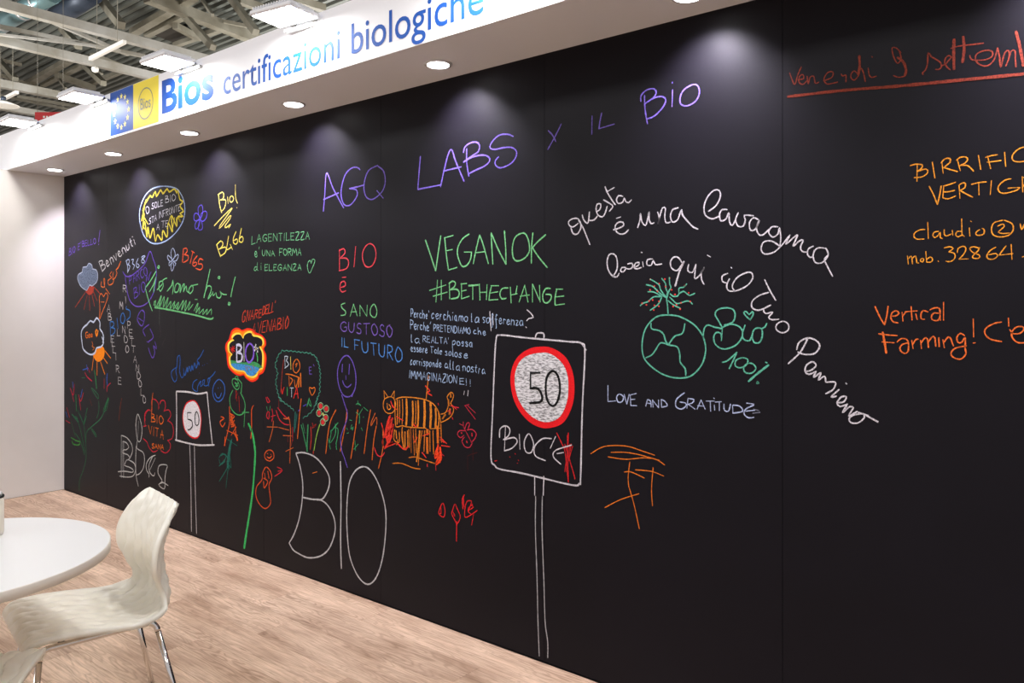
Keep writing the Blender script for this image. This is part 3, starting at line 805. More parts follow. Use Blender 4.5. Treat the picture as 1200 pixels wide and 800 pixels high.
# --- cat
g = D('chalk_cat', 'orange chalk striped cat scribbled over with red')
OC = (226, 134, 40)
g.s('Q', OC, 1.4, "245,165 205,185 195,240 215,285 250,295 280,275 292,220 275,175 245,165;205,180 200,118;200,118 232,165;255,165 282,120;282,120 280,190;225,215 230,260;240,225 255,250 235,265 225,240;292,185 340,168 440,172 530,190 590,225 630,290 645,370;285,190 290,360 300,400 345,390 380,400 530,410;560,415 640,410;645,300 680,290 700,250 705,200 695,165 725,130 745,150 735,190 722,215 745,260 730,310 690,345 645,365;285,420 280,500 320,520 320,440;345,400 340,470 360,570 385,560 385,430;550,0 540,90 530,190")
for x_, w_, a_, b_ in ((305, 1.6, 190, 380), (322, 1.2, 190, 370), (345, 1.2, 180, 380), (377, 3.4, 182, 390), (425, 3, 200, 395), (448, 1.4, 200, 380), (467, 3, 195, 400), (517, 4.2, 198, 400), (565, 3.8, 210, 405), (605, 3.2, 255, 405), (628, 2, 290, 410)):
    g.s('Q', OC, w_, "%d,%d %d,%d %d,%d" % (x_, a_, x_ + 3, (a_ + b_) // 2, x_ - 2, b_))
g.s('Q', (186, 108, 34), 4.2, "722,138 724,165;705,190 708,230;718,262 712,300;680,305 660,335")
g.s('Q', (206, 116, 34), 1.5, "410,410 415,600;430,420 440,620;500,430 480,560 470,700;395,640 450,635 520,660 600,685;270,685 340,685 430,720 485,728")
g.s('Q', (206, 118, 34), 2.4, "395,420 400,560;450,420 455,600;520,430 515,590;560,430 562,590;585,430 590,610;345,430 352,560;310,500 300,540;645,380 650,520")
g.s('Q', OC, 2.6, "480,430 470,560 455,670;295,430 300,490;365,440 365,560")
g.s('Q', (222, 112, 34), 6.2, "540,425 540,455;538,490 540,600;620,400 622,520")
g = g.done()
d = D('chalk_scribble', 'red chalk scribble over the cat', g)
RS = (236, 58, 44)
d.s('Q', RS, 2.0, "240,320 215,460 250,340 225,500 262,350 240,540 275,380 215,560;230,350 205,470;430,380 420,410;250,310 225,400 270,330 215,450 275,400 200,480 265,470 210,560 270,520 205,570;250,320 215,420 230,540;265,330 240,470;180,370 200,450 190,520 200,560;255,200 270,240 300,265;525,80 560,120 535,130 575,155;640,480 690,530;650,545 715,555;640,500 670,520;500,600 530,640;300,520 360,575 400,540;210,560 290,530;420,360 450,400 470,370;430,470 440,520 460,480;300,320 350,350;505,470 560,450")
d.s('Q', (250, 72, 34), 3.6, "620,560 600,640 640,600 610,690 650,640;625,540 615,620;640,560 645,650 625,680")
d.s('Q', (222, 48, 60), 1.5, "125,560 150,620 185,630 205,600;605,700 608,740;540,690 540,710;720,235 785,250;735,230 770,265;735,325 740,340;625,215 628,230;650,610 670,625;700,280 715,270 725,300")
d.done()
# --- rose flower right of cat
d = D('chalk_flower', 'rose coloured chalk flower outline right of the cat')
RF = (196, 46, 68)
d.s('Q', RF, 1.3, "830,420 850,370 870,375 855,425;850,425 890,420 922,455 905,500 880,520;835,430 790,430 775,460 800,485 825,465;830,480 810,510 835,555 870,560 890,525;825,405 890,530;790,375 820,390;820,360 822,400;835,235 915,340;855,235 915,290;830,235 865,225")
d.s('Q', (210, 44, 60), 2.6, "805,445 808,450;888,450 890,470;847,512 850,522")
d.s('Q', (70, 30, 30), 1.2, "895,530 897,660;850,630 880,615 930,600;855,640 855,760")
d.done()
# --- little red tulips
d = D('chalk_flower', 'three small red chalk tulips low on the board')
d.s('P', (226, 40, 44), 1.3, "170,260 145,300 128,370 180,405 192,330 170,260;150,310 150,370 138,365;295,270 270,340 262,370 290,430 318,475 345,430 350,390 320,320 295,270;275,350 295,400 290,370;385,200 390,290 400,300;470,240 430,235 405,290 400,405 450,390 530,335;480,270 440,310 435,350 460,370;490,380 470,490;460,280 490,300 450,330;470,250 440,340")
d.s('P', (226, 40, 44), 1.9, "315,450 312,655;395,175 375,220 380,320")
d.done()
# --- la gentilezza
d = D('chalk_lettering', 'small green chalk lines LA GENTILEZZA E UNA FORMA DI ELEGANZA with heart')
GR2 = (122, 196, 142)
for a_ in (("LA", 295, 286, 306, 283, 9), ("GENTILEZZA", 308.5, 283, 363, 280, 8.5), ("e'", 298.5, 301, 304.5, 300, 10), ("UNA", 307.5, 299.5, 322, 300, 6.5),
           ("FORMA", 328, 299.5, 353, 299, 8), ("di", 297.5, 317.5, 306.5, 316, 9), ("ELEGANZA", 310.5, 317, 353.5, 316.5, 7)):
    d.text(*a_[:6], colr=GR2, w=1.25)
d.s('W', GR2, 1.2, "1145,240 1125,190 1130,140 1150,120 1160,150 1170,110 1195,120 1175,180 1145,240")
d.done()
d = D('chalk_lettering', 'orange red chalk words GNARE DELL\' AVENABIO over the flaming cloud')
OR2 = (224, 78, 50)
d.text('GNARE', 283.5, 378, 306, 371.5, 14, 9, OR2, 1.25, up=(0.12, -1))
d.text("DELL'", 307.5, 369, 322, 365, 10, 12, OR2, 1.25, up=(0.1, -1))
d.text('AVENABIO', 295, 392, 338, 384, 13, 14, OR2, 1.25, up=(0.1, -1))
d.done()
# --- Bio! and B466
d = D('chalk_lettering', 'yellow chalk word Bio! with a zigzag flourish under it')
d.s('X', (230, 212, 110), 1.5, "290,225 300,320 320,395;285,225 325,200 340,225 330,265 305,275;305,275 350,270 358,295 345,350 318,380;375,245 380,308;415,235 395,255 398,290 420,290 432,260 415,235;448,130 450,250 468,305;460,345 464,349;250,515 330,430 415,350 400,380 300,520 310,530 400,420 400,445 350,520 365,530 405,500 385,535")
d.done()
d = D('chalk_lettering', 'yellow chalk letters B466')
d.s('X', (234, 216, 96), 1.6, "272,690 290,750 310,805;272,695 310,658 332,680 320,715 295,735;295,735 350,715 362,735 350,770 315,795;385,612 372,690 368,740 412,715;400,690 420,738;455,570 430,630 430,675 455,688 470,660 460,640 435,655;505,540 490,610 485,660 510,670 522,640 510,615 490,635")
d.done()
d = D('chalk_flower', 'violet chalk flower outline with five petals left of Bio!')
d.s('X', (98, 84, 196), 1.2, "125,320 100,345 100,390 118,450 140,400 140,340 125,320;118,450 130,400 165,378 182,400 170,450 140,475 118,450;118,450 90,400 65,405 58,440 70,470 118,450;118,450 80,480 68,520 80,548 105,520 118,450;118,450 135,490 140,535 125,555 100,550 105,500 118,450")
d.done()
# --- sun bubble
g = D('chalk_bubble', 'round pale blue chalk circle with yellow scribble inside the rim')
g.s('c1', (168, 192, 232), 1.7, "930,145 830,165 760,225 715,320 700,420 715,530 750,620 810,675 880,682 960,650 1040,580 1100,490 1125,400 1120,300 1090,220 1040,165 930,145")
g.s('c1', (232, 214, 74), 2.3, "760,300 800,235 820,250 850,195 860,240 900,180 920,215 960,170 980,200 1030,170 1050,210 1060,180 1080,270 1110,290 1080,330 1115,380 1080,400 1110,430 1060,430 1090,480 1050,440 1050,520 1000,420 1010,570 970,490 960,620 920,560 910,650 870,600 850,660 830,540 800,630 780,530 770,620 750,480 730,550 745,400 720,470 750,330 730,380 765,270;740,430 780,500;730,520 790,590;990,430 960,540;1030,440 1010,540")
g = g.done()
d = D('chalk_lettering', 'white chalk words O SOLE BIO STA INFRONTE A TE inside the circle', g)
for a_ in (("O", 171, 250.5, 175, 250, 8.5), ("SOLE", 178, 245, 191, 241, 7), ("BIO", 194, 237.5, 206, 235, 8), ("STA", 175, 263, 184, 258, 7), ("INFRONTE", 186.5, 256, 211.5, 246.5, 7.5), ("A", 183.5, 269.5, 187, 269, 7), ("TE", 189.5, 266.5, 197, 265, 7)):
    d.text(*a_[:6], colr=(206, 206, 214), w=1.1)
d.done()
d = D('chalk_lettering', 'faint violet chalk words BIO E\' BELLO! near the corner')
d.text("BIO E'", 81, 299.5, 95, 291, 8, 7, (112, 84, 176), 1.2, up=(0.05, -1))
d.text('BELLO', 96.5, 289, 112.5, 285.5, 6.5, 6.5, (112, 84, 176), 1.2)
d.s('c1', (120, 92, 184), 1.9, "331,560 318,665;318,688 320,692")
d.done()
d = D('chalk_lettering', 'white chalk word Benvenuti climbing to the right')
d.text('Benvenuti', 120, 318, 159, 286, 12, 11, (216, 214, 216), 1.4, up=(-0.32, -0.95))
d.done()
d = D('chalk_lettering', 'orange chalk letters BT65')
d.s('IS', (230, 94, 54), 1.5, "490,10 485,80 480,150;490,15 520,5 530,40 500,75;500,75 540,85 535,130 490,155;560,165 575,100 590,40;575,35 605,55;635,85 600,130 585,175 605,195 630,170 615,150 595,165;695,130 660,115 645,170 680,170 690,205 665,232 620,215")
d.done()
d = D('chalk_flower', 'pale blue chalk flower outline beside BT65')
d.s('IS', (170, 184, 214), 1.4, "380,5 360,50 375,130 405,70 380,5;375,130 330,80 325,110 350,145 375,130;375,130 430,70 435,100 410,140 375,130;375,130 340,160 345,190 372,150;372,150 360,200 370,245 390,200 380,150;385,145 410,165 400,190")
d.done()
# --- io sono bio
d = D('chalk_lettering', 'green cursive chalk phrase io sono bio! with a bracket at its left')
GB = (120, 206, 136)
d.s('IS', GB, 1.7, "205,245 150,340 92,420;92,420 130,560 165,660;135,460 175,390 205,305 185,400 180,465;215,440 270,380 270,350 240,360 235,420 250,455 280,400 275,340 318,318;320,455 370,390 380,340 385,420 375,485;430,370 405,400 400,460 430,460 450,400 430,370;450,380 460,400 455,470 480,400 500,380 490,460;490,460 520,400 525,450 550,470;585,395 560,410 545,450 560,480 590,440 585,395;585,395 640,382;768,225 735,380 705,520;715,470 745,400 780,410 775,460 745,535 790,480;795,460 800,500 820,480;860,300 850,315 865,325 870,305 860,300;830,470 840,515 870,525 885,490 870,455 900,485 940,490;1032,305 1005,410 985,512;230,190 220,205 235,215 240,195 230,190")
d.s('IS', GB, 2.4, "965,570 958,590 972,598 978,575;710,480 705,520;1000,430 985,510")
d.done()
d = D('chalk_scribble', 'green zigzag chalk scribble underlined below the cursive phrase')
d.s('IS', (112, 192, 124), 1.4, "180,600 200,550 205,620 260,500 240,620 290,510 280,620 330,520 310,630 360,560 350,640 400,560 385,640 440,570 430,650 490,550 470,650 520,550 505,660 560,560 540,650 590,590;600,660 640,580 640,600 620,680 660,620 650,690 700,640 690,700 740,640 730,700 780,640 780,700;610,540 635,540;185,560 195,620 230,610 250,520;390,580 420,640 430,580")
d.s('IS', (112, 192, 124), 2.2, "190,625 300,640 500,680 640,710 770,745 800,730")
d.s('IS', (92, 100, 96), 1.4, "240,640 240,800")
d.s('U', (70, 66, 70), 1.6, "140,10 145,80 150,60;190,130 160,200;150,90 140,120")
d.done()
# --- B368, shield
d = D('chalk_lettering', 'pale blue chalk letters B368')
d.s('c2', (176, 192, 222), 1.4, "575,40 590,100 590,155;575,45 600,30 605,60 590,80;590,80 612,95 590,150;625,35 645,30 635,70 655,85 640,125;690,20 670,70 680,110 700,90 680,70;750,-5 720,10 750,50 730,65 720,40 755,0")
d.done()
d = D('chalk_drawing', 'violet chalk shield with the words PARCO BIO')
PS = (110, 82, 186)
d.s('c2', PS, 1.4, "545,145 570,185 610,190 670,150 750,70 798,-44 830,30 855,110 858,200 840,320 790,420 730,465 670,470 620,430 590,350 570,220 570,185")
d.text('PARCO', 152, 333, 173, 322, 9.5, 10, PS, 1.2, up=(-0.1, -1))
d.text('BIO', 158, 350, 171, 340, 12, 11, PS, 1.3, up=(-0.1, -1))
d.s('c2', PS, 1.3, "765,240 770,190 785,230 795,180 810,150")
d.done()
d = D('chalk_drawing', 'column of violet chalk flag shapes under the shield')
d.s('c2', PS, 1.4, "715,510 680,590 720,655 745,600 745,520 715,510;690,580 735,610;790,640 735,690 755,750;800,680 830,760 785,800;720,505 750,530")
d.s('c3', PS, 1.4, "785,60 800,110 825,155 845,100 830,40 860,70;770,0 790,10;845,0 862,60")
d.done()
# --- acrostic
d = D('chalk_lettering', 'blue chalk letters BIOS crossing columns of white letters')
d.s('c2', (66, 124, 196), 1.6, "425,620 430,740;425,615 455,615 460,650 435,670;435,670 470,680 465,720 430,745;490,580 500,680;545,530 525,570 528,620 550,630 565,580 545,530;580,470 575,495 610,510 610,570 580,600")
d.done()
d = D('chalk_lettering', 'columns of small white chalk letters running down the board')
for c, x_, y_ in (('A', 127.5, 365), ('B', 129, 375), ('E', 132, 401), ('L', 133, 405.5), ('L', 134, 413), ('I', 136, 421.5), ('R', 138, 436), ('E', 140.8, 450),
                  ('L', 139.5, 393), ('M', 142.5, 361.5), ('N', 145.3, 390), ('D', 148, 401), ('O', 149.3, 412.5),
                  ('R', 146.3, 342), ('I', 147.6, 355), ('P', 151.6, 384.5), ('E', 153.6, 394), ('T', 154.5, 404), ('T', 156.5, 413), ('A', 158.6, 424.5),
                  ('N', 161.2, 435), ('D', 162.8, 444), ('O', 164.3, 453), ('L', 167.2, 463), ('O', 169.3, 472)):
    d.text(c, x_ - (0.2 if c == 'I' else 1.8), y_, x_ + (0.2 if c == 'I' else 1.8), y_ + 0.6, 8.2, 8.2, (196, 192, 192), 1.15)
d.done()
# --- rain cloud with red sun
g = D('chalk_cloud', 'grey filled chalk cloud with a red sun and rays below it')
g.fill('c2', chalk((104, 116, 136), 0.6, 120), "200,320 150,280 120,210 130,170 165,150 170,105 205,100 225,68 255,85 260,120 295,130 310,180 300,240 255,280 235,270 210,315")
g.s('c2', (170, 180, 200), 1.3, "200,320 150,280 120,210 130,170 165,150 170,105 205,100 225,68 255,85 260,120 295,130 310,180 300,240 255,280 235,270 210,315 200,320")
g.fill('c2', (172, 62, 46), "195,330 240,280 270,285 265,340 230,365 200,340", 0.0007)
g.s('c2', (190, 70, 44), 1.2, "190,345 98,480;210,370 180,500;230,370 235,510;255,360 280,470;270,335 305,420;275,290 330,350")
g.done()
d = D('chalk_drawing', 'orange chalk heart with curly letters above the white cloud')
d.s('c2', (226, 116, 52), 1.4, "345,240 340,280 370,290 375,220 365,215 375,290;440,145 420,180 440,200 405,230 415,270 450,255 460,220;455,150 450,220 470,200;470,210 490,160 480,130 500,110 525,50;325,590 330,500 325,380 345,350 365,380 385,345 405,370 390,430 350,530 325,590;340,430 370,430;385,305 420,355")
d.done()
g = D('chalk_cloud', 'white outlined chalk cloud with an orange sun shining below')
g.fill('c3', chalk((246, 138, 26), 0.25), "265,120 300,75 345,45 370,70 370,130 350,170 315,190 285,170", 0.0007)
g.s('c3', (240, 132, 28), 2.0, "270,150 255,270;303,190 303,315;335,190 375,305;365,155 400,205;375,85 430,155")
g.s('c2', (208, 218, 240), 2.3, "160,800 155,720 175,670 210,640 240,605 270,620 300,580 330,620 330,680 350,710 365,760 355,810")
g.s('c3', (208, 218, 240), 2.3, "160,-20 170,60 200,100 240,122 280,110 300,60 340,50 365,10 350,-40")
g.s('c2', (244, 140, 34), 3.2, "300,690 290,710 300,750 312,700")
g.s('c3', (206, 112, 44), 1.3, "255,0 265,30 255,45 280,60 262,80")
g.text('Gea', 100.5, 396, 108.5, 395, 7, 7, (236, 120, 40), 1.3)
g.done()
# --- corner plants
g = D('chalk_flower', 'dark green chalk plant with tall stems and leaves by the corner')
SG = (58, 118, 84)
g.s('c4', SG, 1.2, "135,760 140,660 175,560 200,450 198,300 205,210 250,160 330,90 370,20;190,400 150,200 110,60;195,300 180,150 140,40;245,170 290,250 295,235 260,180;70,40 130,110;60,110 100,250;185,420 150,300 100,220")
g.s('c3', SG, 1.2, "320,560 320,650 300,720;250,435 310,535 315,500 250,435;410,525 360,650 390,640 415,540;65,680 130,760 100,700;120,640 175,770;210,625 180,780 205,700;215,620 180,760;160,340 190,340")
g.s('c3', (62, 132, 84), 2.2, "280,270 290,350 300,440;105,500 110,650;410,530 375,640")
g.s('c4', (72, 150, 66), 1.5, "60,260 110,290 145,300 130,330 80,320 70,290")
g = g.done()
d = D('petal', 'red and blue petals of the chalk plant', g)
d.s('c3', (196, 48, 72), 1.5, "50,435 80,500 90,400;65,480 85,560;130,500 150,560 175,480;135,520 150,640;20,620 45,710;10,740 50,765;215,240 235,290;190,290 210,330 255,370;395,470 400,420 430,390;370,350 370,440")
d.s('c3', (66, 106, 200), 1.6, "75,380 80,430;165,450 150,520;205,220 215,270;170,265 220,250;400,300 395,350 400,410;10,660 25,710")
d.s('c3', (128, 64, 46), 1.2, "535,530 520,620 508,745;235,540 255,600")
d.done()
# --- Bpcs lettering
d = D('chalk_lettering', 'white outlined chalk letters Bios with a small arrow low in the corner')
d.s('c4', (194, 194, 192), 1.4, "530,240 530,635;552,300 552,635;530,240 580,260 625,320 635,390 605,460 580,470;545,295 580,310 600,350 575,375 550,375 545,405 590,420 610,450;580,470 560,520 600,535 640,560 635,585 560,575 500,580;600,470 650,500 665,560 640,620 580,630 515,620;685,40 668,120 670,200 685,290 710,290 725,200 715,120 685,40;680,290 678,360 735,400 748,470 735,550 700,600 670,610;670,340 665,500 670,620 690,715;850,425 800,450 765,510 770,570 790,600 790,630;825,435 790,520 800,590 835,620 845,590;800,560 850,450;960,520 890,520 875,590 915,670 880,700 935,740 940,640 950,570 960,520;880,700 920,680 970,710")
d.s('c4', (120, 120, 120), 2.4, "692,110 686,260;541,300 541,560")
d.done()
# --- bio vita cloud
g = D('chalk_cloud', 'thin red chalk cloud outline around orange words BIO VITA SANA')
g.s('c3', (206, 44, 62), 1.3, "820,640 815,550 850,545 880,590 880,635;890,590 905,555 935,555 945,610 930,655;935,650 975,640 995,690 965,745;755,740 750,680 780,640 805,650")
g.s('c4', (206, 44, 62), 1.3, "965,100 1005,130 1020,200 1005,270 965,285;965,285 990,320 985,370 945,405 900,380;735,270 770,300 790,350 830,395 870,380;755,150 750,70 775,10 800,0;740,155 765,150")
for a_ in (("BIO", 177.5, 494, 191.5, 497, 9.5), ("VITA", 174, 508, 192, 514, 10), ("SANA", 178.5, 525, 192, 526.5, 5.5)):
    g.text(*a_[:6], colr=(228, 112, 36), w=1.4)
g.s('c3', (202, 100, 44), 1.7, "828,482 820,560 815,690")
g.done()
# --- small sign
g = D('chalk_sign', 'small white chalk signpost with a red ringed 50 disc, left part of board')
g.s('SS', (218, 214, 216), 2.2, "105,75 108,330 105,580;105,75 220,80 330,100 425,85;425,85 440,250 480,625;95,580 230,615 350,635 500,632")
g.s('V', (190, 188, 190), 1.5, "170,285 175,450 178,690;192,290 195,450 202,700")
g = g.done()
d = D('disc', 'white disc of the small sign', g)
d.fill('SS', chalk((222, 218, 222), 0.3, 120), "275,175 310,190 345,260 360,350 355,450 340,530 300,560 240,530 195,470 175,370 180,280 215,200")
d.done()
d = D('ring', 'red ring of the small sign', g)
d.s('SS', (226, 34, 42), 1.9, "275,170 312,190 347,260 362,350 357,450 342,535 300,562 240,535 193,470 173,370 178,280 213,198 275,170")
d.done()
d = D('numeral', 'black numeral 50 of the small sign', g)
d.s('SS', solid(BLACK), 2.0, "260,295 220,297;220,297 225,365;225,365 265,380 272,440 240,475 225,470;320,285 300,320 305,420 335,420 340,350 320,285")
o = d.done()
o.location.y = -0.0006
# --- blue handwriting
d = D('chalk_lettering', 'blue cursive chalk words almeno ciao above the small sign')
BW = (52, 104, 186)
d.s('U', BW, 1.25, "300,400 250,440 255,500 280,540 300,500 290,440 300,380 305,310 325,290 330,350 325,440 345,500 365,470 360,410 375,480 395,400 400,450 415,390 430,440 440,380 450,430 465,360 480,410 500,350 510,380 490,340 520,300 550,240;490,515 455,540 448,600 490,630 495,580 525,530 520,580 545,560 540,530 560,520 555,570 590,570 610,510 590,510 600,580;600,510 640,470 660,440;540,385 542,387;558,378 560,380;583,365 585,367;613,335 615,337;510,455 512,457")
d.done()
d = D('chalk_smiley', 'blue chalk smiley face above the small sign')
d.s('U', (62, 110, 196), 1.4, "695,515 650,560 635,630 650,695 685,725 725,700 748,630 740,560 695,515;685,595 688,598;708,590 710,594;655,640 675,685 700,685 718,640")
d.done()
# --- green figure, stem, bush
d = D('chalk_drawing', 'green chalk figure with a round body and red strokes inside')
FG = (80, 176, 104)
d.s('U', FG, 1.4, "855,485 845,510 870,520 870,490 855,485;860,510 825,510 818,550 845,600 870,610 885,580 870,530;870,510 905,550 905,600 900,650")
d.s('U', FG, 2.4, "845,545 870,575 850,580 870,550")
d.s('HB', FG, 1.4, "140,85 122,130 130,190 165,228 200,222 212,180 205,140 185,100;212,190 205,300;195,215 235,215")
d.s('HB', (176, 46, 40), 1.4, "158,85 165,150 160,95;175,120 180,210")
d.done()
d = D('chalk_drawing', 'thick bright green chalk stem curving down to the floor')
d.s('V', (64, 186, 100), 3.9, "445,185 462,225 474,290 476,350 465,500 448,620 435,700 425,768")
d.done()
d = D('chalk_scribble', 'orange chalk scribble over a dark teal bush')
OS = (230, 92, 34)
d.s('HB', OS, 1.5, "245,370 250,300 250,200 262,175;120,180 120,280 90,410;120,220 150,240 125,260 150,290 130,300;125,230 145,300;150,280 165,380;105,320 170,350;130,350 160,300;70,240 90,250 65,270 80,300 95,275;145,330 170,380 155,330;135,225 130,290 150,260")
d.s('HB', OS, 2.6, "95,360 93,408;135,230 140,290")
d.s('HB', (42, 108, 94), 1.3, "135,370 120,480 100,660;60,480 80,455 100,480 60,530;70,470 95,460 115,520 60,620;120,450 130,540 105,500 120,550;105,370 165,410;60,490 70,520 95,500")
d.s('HB', (42, 108, 94), 2.8, "130,380 115,450 108,540;125,400 118,500")
d.s('U', (150, 40, 40), 1.1, "860,620 850,700 870,640")
d.done()
d = D('chalk_smiley', 'small round orange chalk smiley face above the orange figure')
d.s('HB', (228, 96, 40), 1.4, "350,435 328,455 330,485 355,500 380,480 375,445 350,435;342,455 345,458;362,460 364,463;340,475 355,483 368,470")
d.done()
d = D('chalk_drawing', 'pear shaped orange chalk figure with a red arrow')
d.s('HB', (220, 88, 40), 1.4, "335,535 315,570 310,610 280,650 275,700 295,750 330,778 360,750 358,700 352,640 368,600 360,560 335,535;325,570 330,600;320,600 345,620 325,660")
d.s('HB', (220, 88, 40), 2.2, "345,560 352,600;320,620 322,655")
d.s('HB', (206, 42, 54), 1.3, "385,590 430,555 400,535;405,560 430,555")
d.done()
# --- flaming BIO cloud
g = D('chalk_cloud', 'flaming chalk cloud in red, orange and yellow around the word BIO')
outer = "240,45 190,80 165,150 150,200 110,260 103,330 120,390 125,470 140,560 180,620 240,670 300,690 350,680 380,720 440,765 490,765 540,730 560,680 610,650 640,580 655,480 650,400 620,330 650,270 640,200 590,140 520,110 470,65 400,50 330,75 290,50"
inner = "205,190 220,160 260,135 310,140 345,190 360,150 400,120 450,115 480,160 540,170 590,200 605,250 590,290 560,300 590,360 600,430 590,570 540,600 520,660 470,690 400,670 360,620 290,610 220,580 180,520 175,440 200,400 165,360 160,270 200,225 225,215"
g.fill('BC', chalk((236, 48, 28), 0.12), outer, 0.0005)
ctr = (385, 400)


def scaled(poly, k):
    return " ".join("%g,%g" % (ctr[0] + (float(q.split(',')[0]) - ctr[0]) * k, ctr[1] + (float(q.split(',')[1]) - ctr[1]) * k) for q in poly.split())


g.fill('BC', chalk((252, 128, 16), 0.1), scaled(outer, 0.93), 0.0008)
g.fill('BC', chalk((255, 224, 84), 0.1), scaled(inner, 1.09), 0.0011)
g.fill('BC', solid((15, 13, 18)), inner, 0.0014)
g = g.done()
d = D('chalk_drawing', 'letters BIO with a daisy, grass and blue water inside the flaming cloud', g)
d.fill('BC', (70, 160, 96), "180,480 240,490 350,510 500,500 590,560 580,580 350,560 200,530", 0.0017)
d.fill('BC', (70, 150, 214), "185,525 350,535 550,580 530,640 470,690 400,670 360,620 250,600", 0.0019)
d.bm.verts.ensure_lookup_table()
dd = D('chalk_lettering', None, g)
dd.s('BC', (214, 212, 238), 3.4, "260,270 262,495;262,275 300,275 325,310 300,360 265,375;265,375 320,390 335,430 320,490 265,500")
dd.s('BC', (196, 200, 180), 2.0, "357,240 360,490")
dd.s('BC', (140, 100, 226), 2.8, "435,255 395,300 378,390 395,480 430,510 475,460 490,370 475,290 435,255")
dd.s('BC', (232, 232, 236), 3.2, "517,270 515,285;545,315 542,325;540,355 540,368;500,340 503,350;497,300 503,310;520,310 520,335")
dd.s('BC', (236, 204, 70), 2.0, "520,320 522,330")
dd.s('BC', (90, 196, 110), 1.8, "525,380 540,440 540,500")
dd.s('BC', (226, 44, 40), 1.7, "180,310 235,360;230,290 190,360;205,290 210,380;180,340 235,320")
dd.s('BC', (150, 120, 100), 2.2, "380,560 390,600;410,560 405,610;430,570 460,610;480,550 500,600")
o = dd.done()
o.location.y = -0.0016
d.done()

# ================================================================== CANOPY PRINT
def flat(name, poly, m, parent, y):
    """flat print on the canopy front, poly in (x, z)"""
    bm = bmesh.new()
    tri = tessellate_polygon([[Vector((p[0], p[1], 0)) for p in poly]])
    v = [bm.verts.new((p[0], y, p[1])) for p in poly]
    for q in tri:
        bm.faces.new([v[i] for i in q])
    o = obj(name, bm, m, parent, recalc=False)
    for p in o.data.polygons:
        if p.normal.y > 0:
            p.flip()
    return o


ink_blue = solid((24, 74, 158))
ink_navy = solid((30, 84, 170))
ink_yellow = solid((232, 212, 66))
ink_star = solid((240, 228, 130))
ink_grey = solid((120, 128, 120))
xa = on_y(129.3, 100, FY).x
xb = on_y(156.3, 100, FY).x
xc = on_y(186, 100, FY).x
z0, z1 = H + 0.012, FT - 0.002
logo = flat('logo_panel', [(xa, z0), (xb, z0), (xb, z1), (xa, z1)], ink_blue, canopy, FY - 0.001)
logo['label'] = 'blue logo square with a ring of stars'
cx, cz, R_ = (xa + xb) / 2, (z0 + z1) / 2 - 0.004, 0.094
sm = None
for k in range(12):
    a_ = k * math.pi / 6
    pts = []
    for j in range(10):
        r_ = 0.021 if j % 2 == 0 else 0.0085
        pts.append((r_ * math.sin(j * math.pi / 5), r_ * math.cos(j * math.pi / 5)))
    if sm is None:
        o = flat('star', pts, ink_star, logo, 0)
        sm = o.data
    else:
        o = bpy.data.objects.new('star', sm)
        col.objects.link(o)
        o.parent = logo
    o.location = (cx + R_ * math.sin(a_), FY - 0.002, cz + R_ * math.cos(a_))
logo2 = flat('logo_panel', [(xb, z0), (xc, z0), (xc, z1), (xb, z1)], ink_yellow, canopy, FY - 0.001)
logo2['label'] = 'yellow logo square with a thin grey circle'
cx2 = (xb + xc) / 2
bm = bmesh.new()
n = 48
for k in range(n):
    a0, a1 = 2 * math.pi * k / n, 2 * math.pi * (k + 1) / n
    bm.faces.new([bm.verts.new((cx2 + r_ * math.cos(t_), FY - 0.002, cz + r_ * math.sin(t_))) for r_, t_ in ((0.086, a0), (0.086, a1), (0.092, a1), (0.092, a0))])
obj('logo_ring', bm, ink_grey, logo2, recalc=True)


def print_text(name, s, x0, x1, zb, caph, m, parent, y, bold=0.0):
    """flat sign lettering from the built-in font, fitted to a width and a capital height"""
    cu = bpy.data.curves.new(name, 'FONT')
    cu.body = s
    cu.offset = bold
    cu.resolution_u = 4
    tmp = bpy.data.objects.new(name, cu)
    col.objects.link(tmp)
    dg = bpy.context.evaluated_depsgraph_get()
    me = bpy.data.meshes.new_from_object(tmp.evaluated_get(dg))
    bpy.data.objects.remove(tmp)
    xs = [v.co.x for v in me.vertices]
    w = max(xs) - min(xs)
    x_min = min(xs)
    cap = 0.729
    me2 = me
    for v in me2.vertices:
        gx = (v.co.x - x_min) / w
        gy = v.co.y / cap
        v.co = (x0 + gx * (x1 - x0), y, zb + gy * caph)
    me2.materials.clear()
    me2.materials.append(m)
    o = bpy.data.objects.new(name, me2)
    col.objects.link(o)
    o.parent = parent
    for p in me2.polygons:
        if p.normal.y > 0:
            p.flip()
    return o


o = print_text('lettering', 'Bios', on_y(190, 100, FY).x, on_y(250.5, 100, FY).x, on_y(191, 132, FY).z, 0.185, ink_blue, canopy, FY - 0.0015, 0.028)
o['label'] = 'bold blue printed word Bios'
zb = on_y(441, 54.5, FY).z
o = print_text('lettering', 'certificazioni', on_y(262, 100, FY).x, on_y(398.5, 60, FY).x, zb, 0.138, ink_navy, canopy, FY - 0.0015, 0.004)
o['label'] = 'thin blue printed word certificazioni'
o = print_text('lettering', 'biologiche', on_y(412, 60, FY).x, on_y(567, 20, FY).x, zb, 0.138, ink_navy, canopy, FY - 0.0015, 0.004)
o['label'] = 'thin blue printed word biologiche'
o = print_text('lettering', 'Bios', cx2 - 0.062, cx2 + 0.062, cz - 0.03, 0.07, ink_grey, logo2, FY - 0.0022, 0.004)

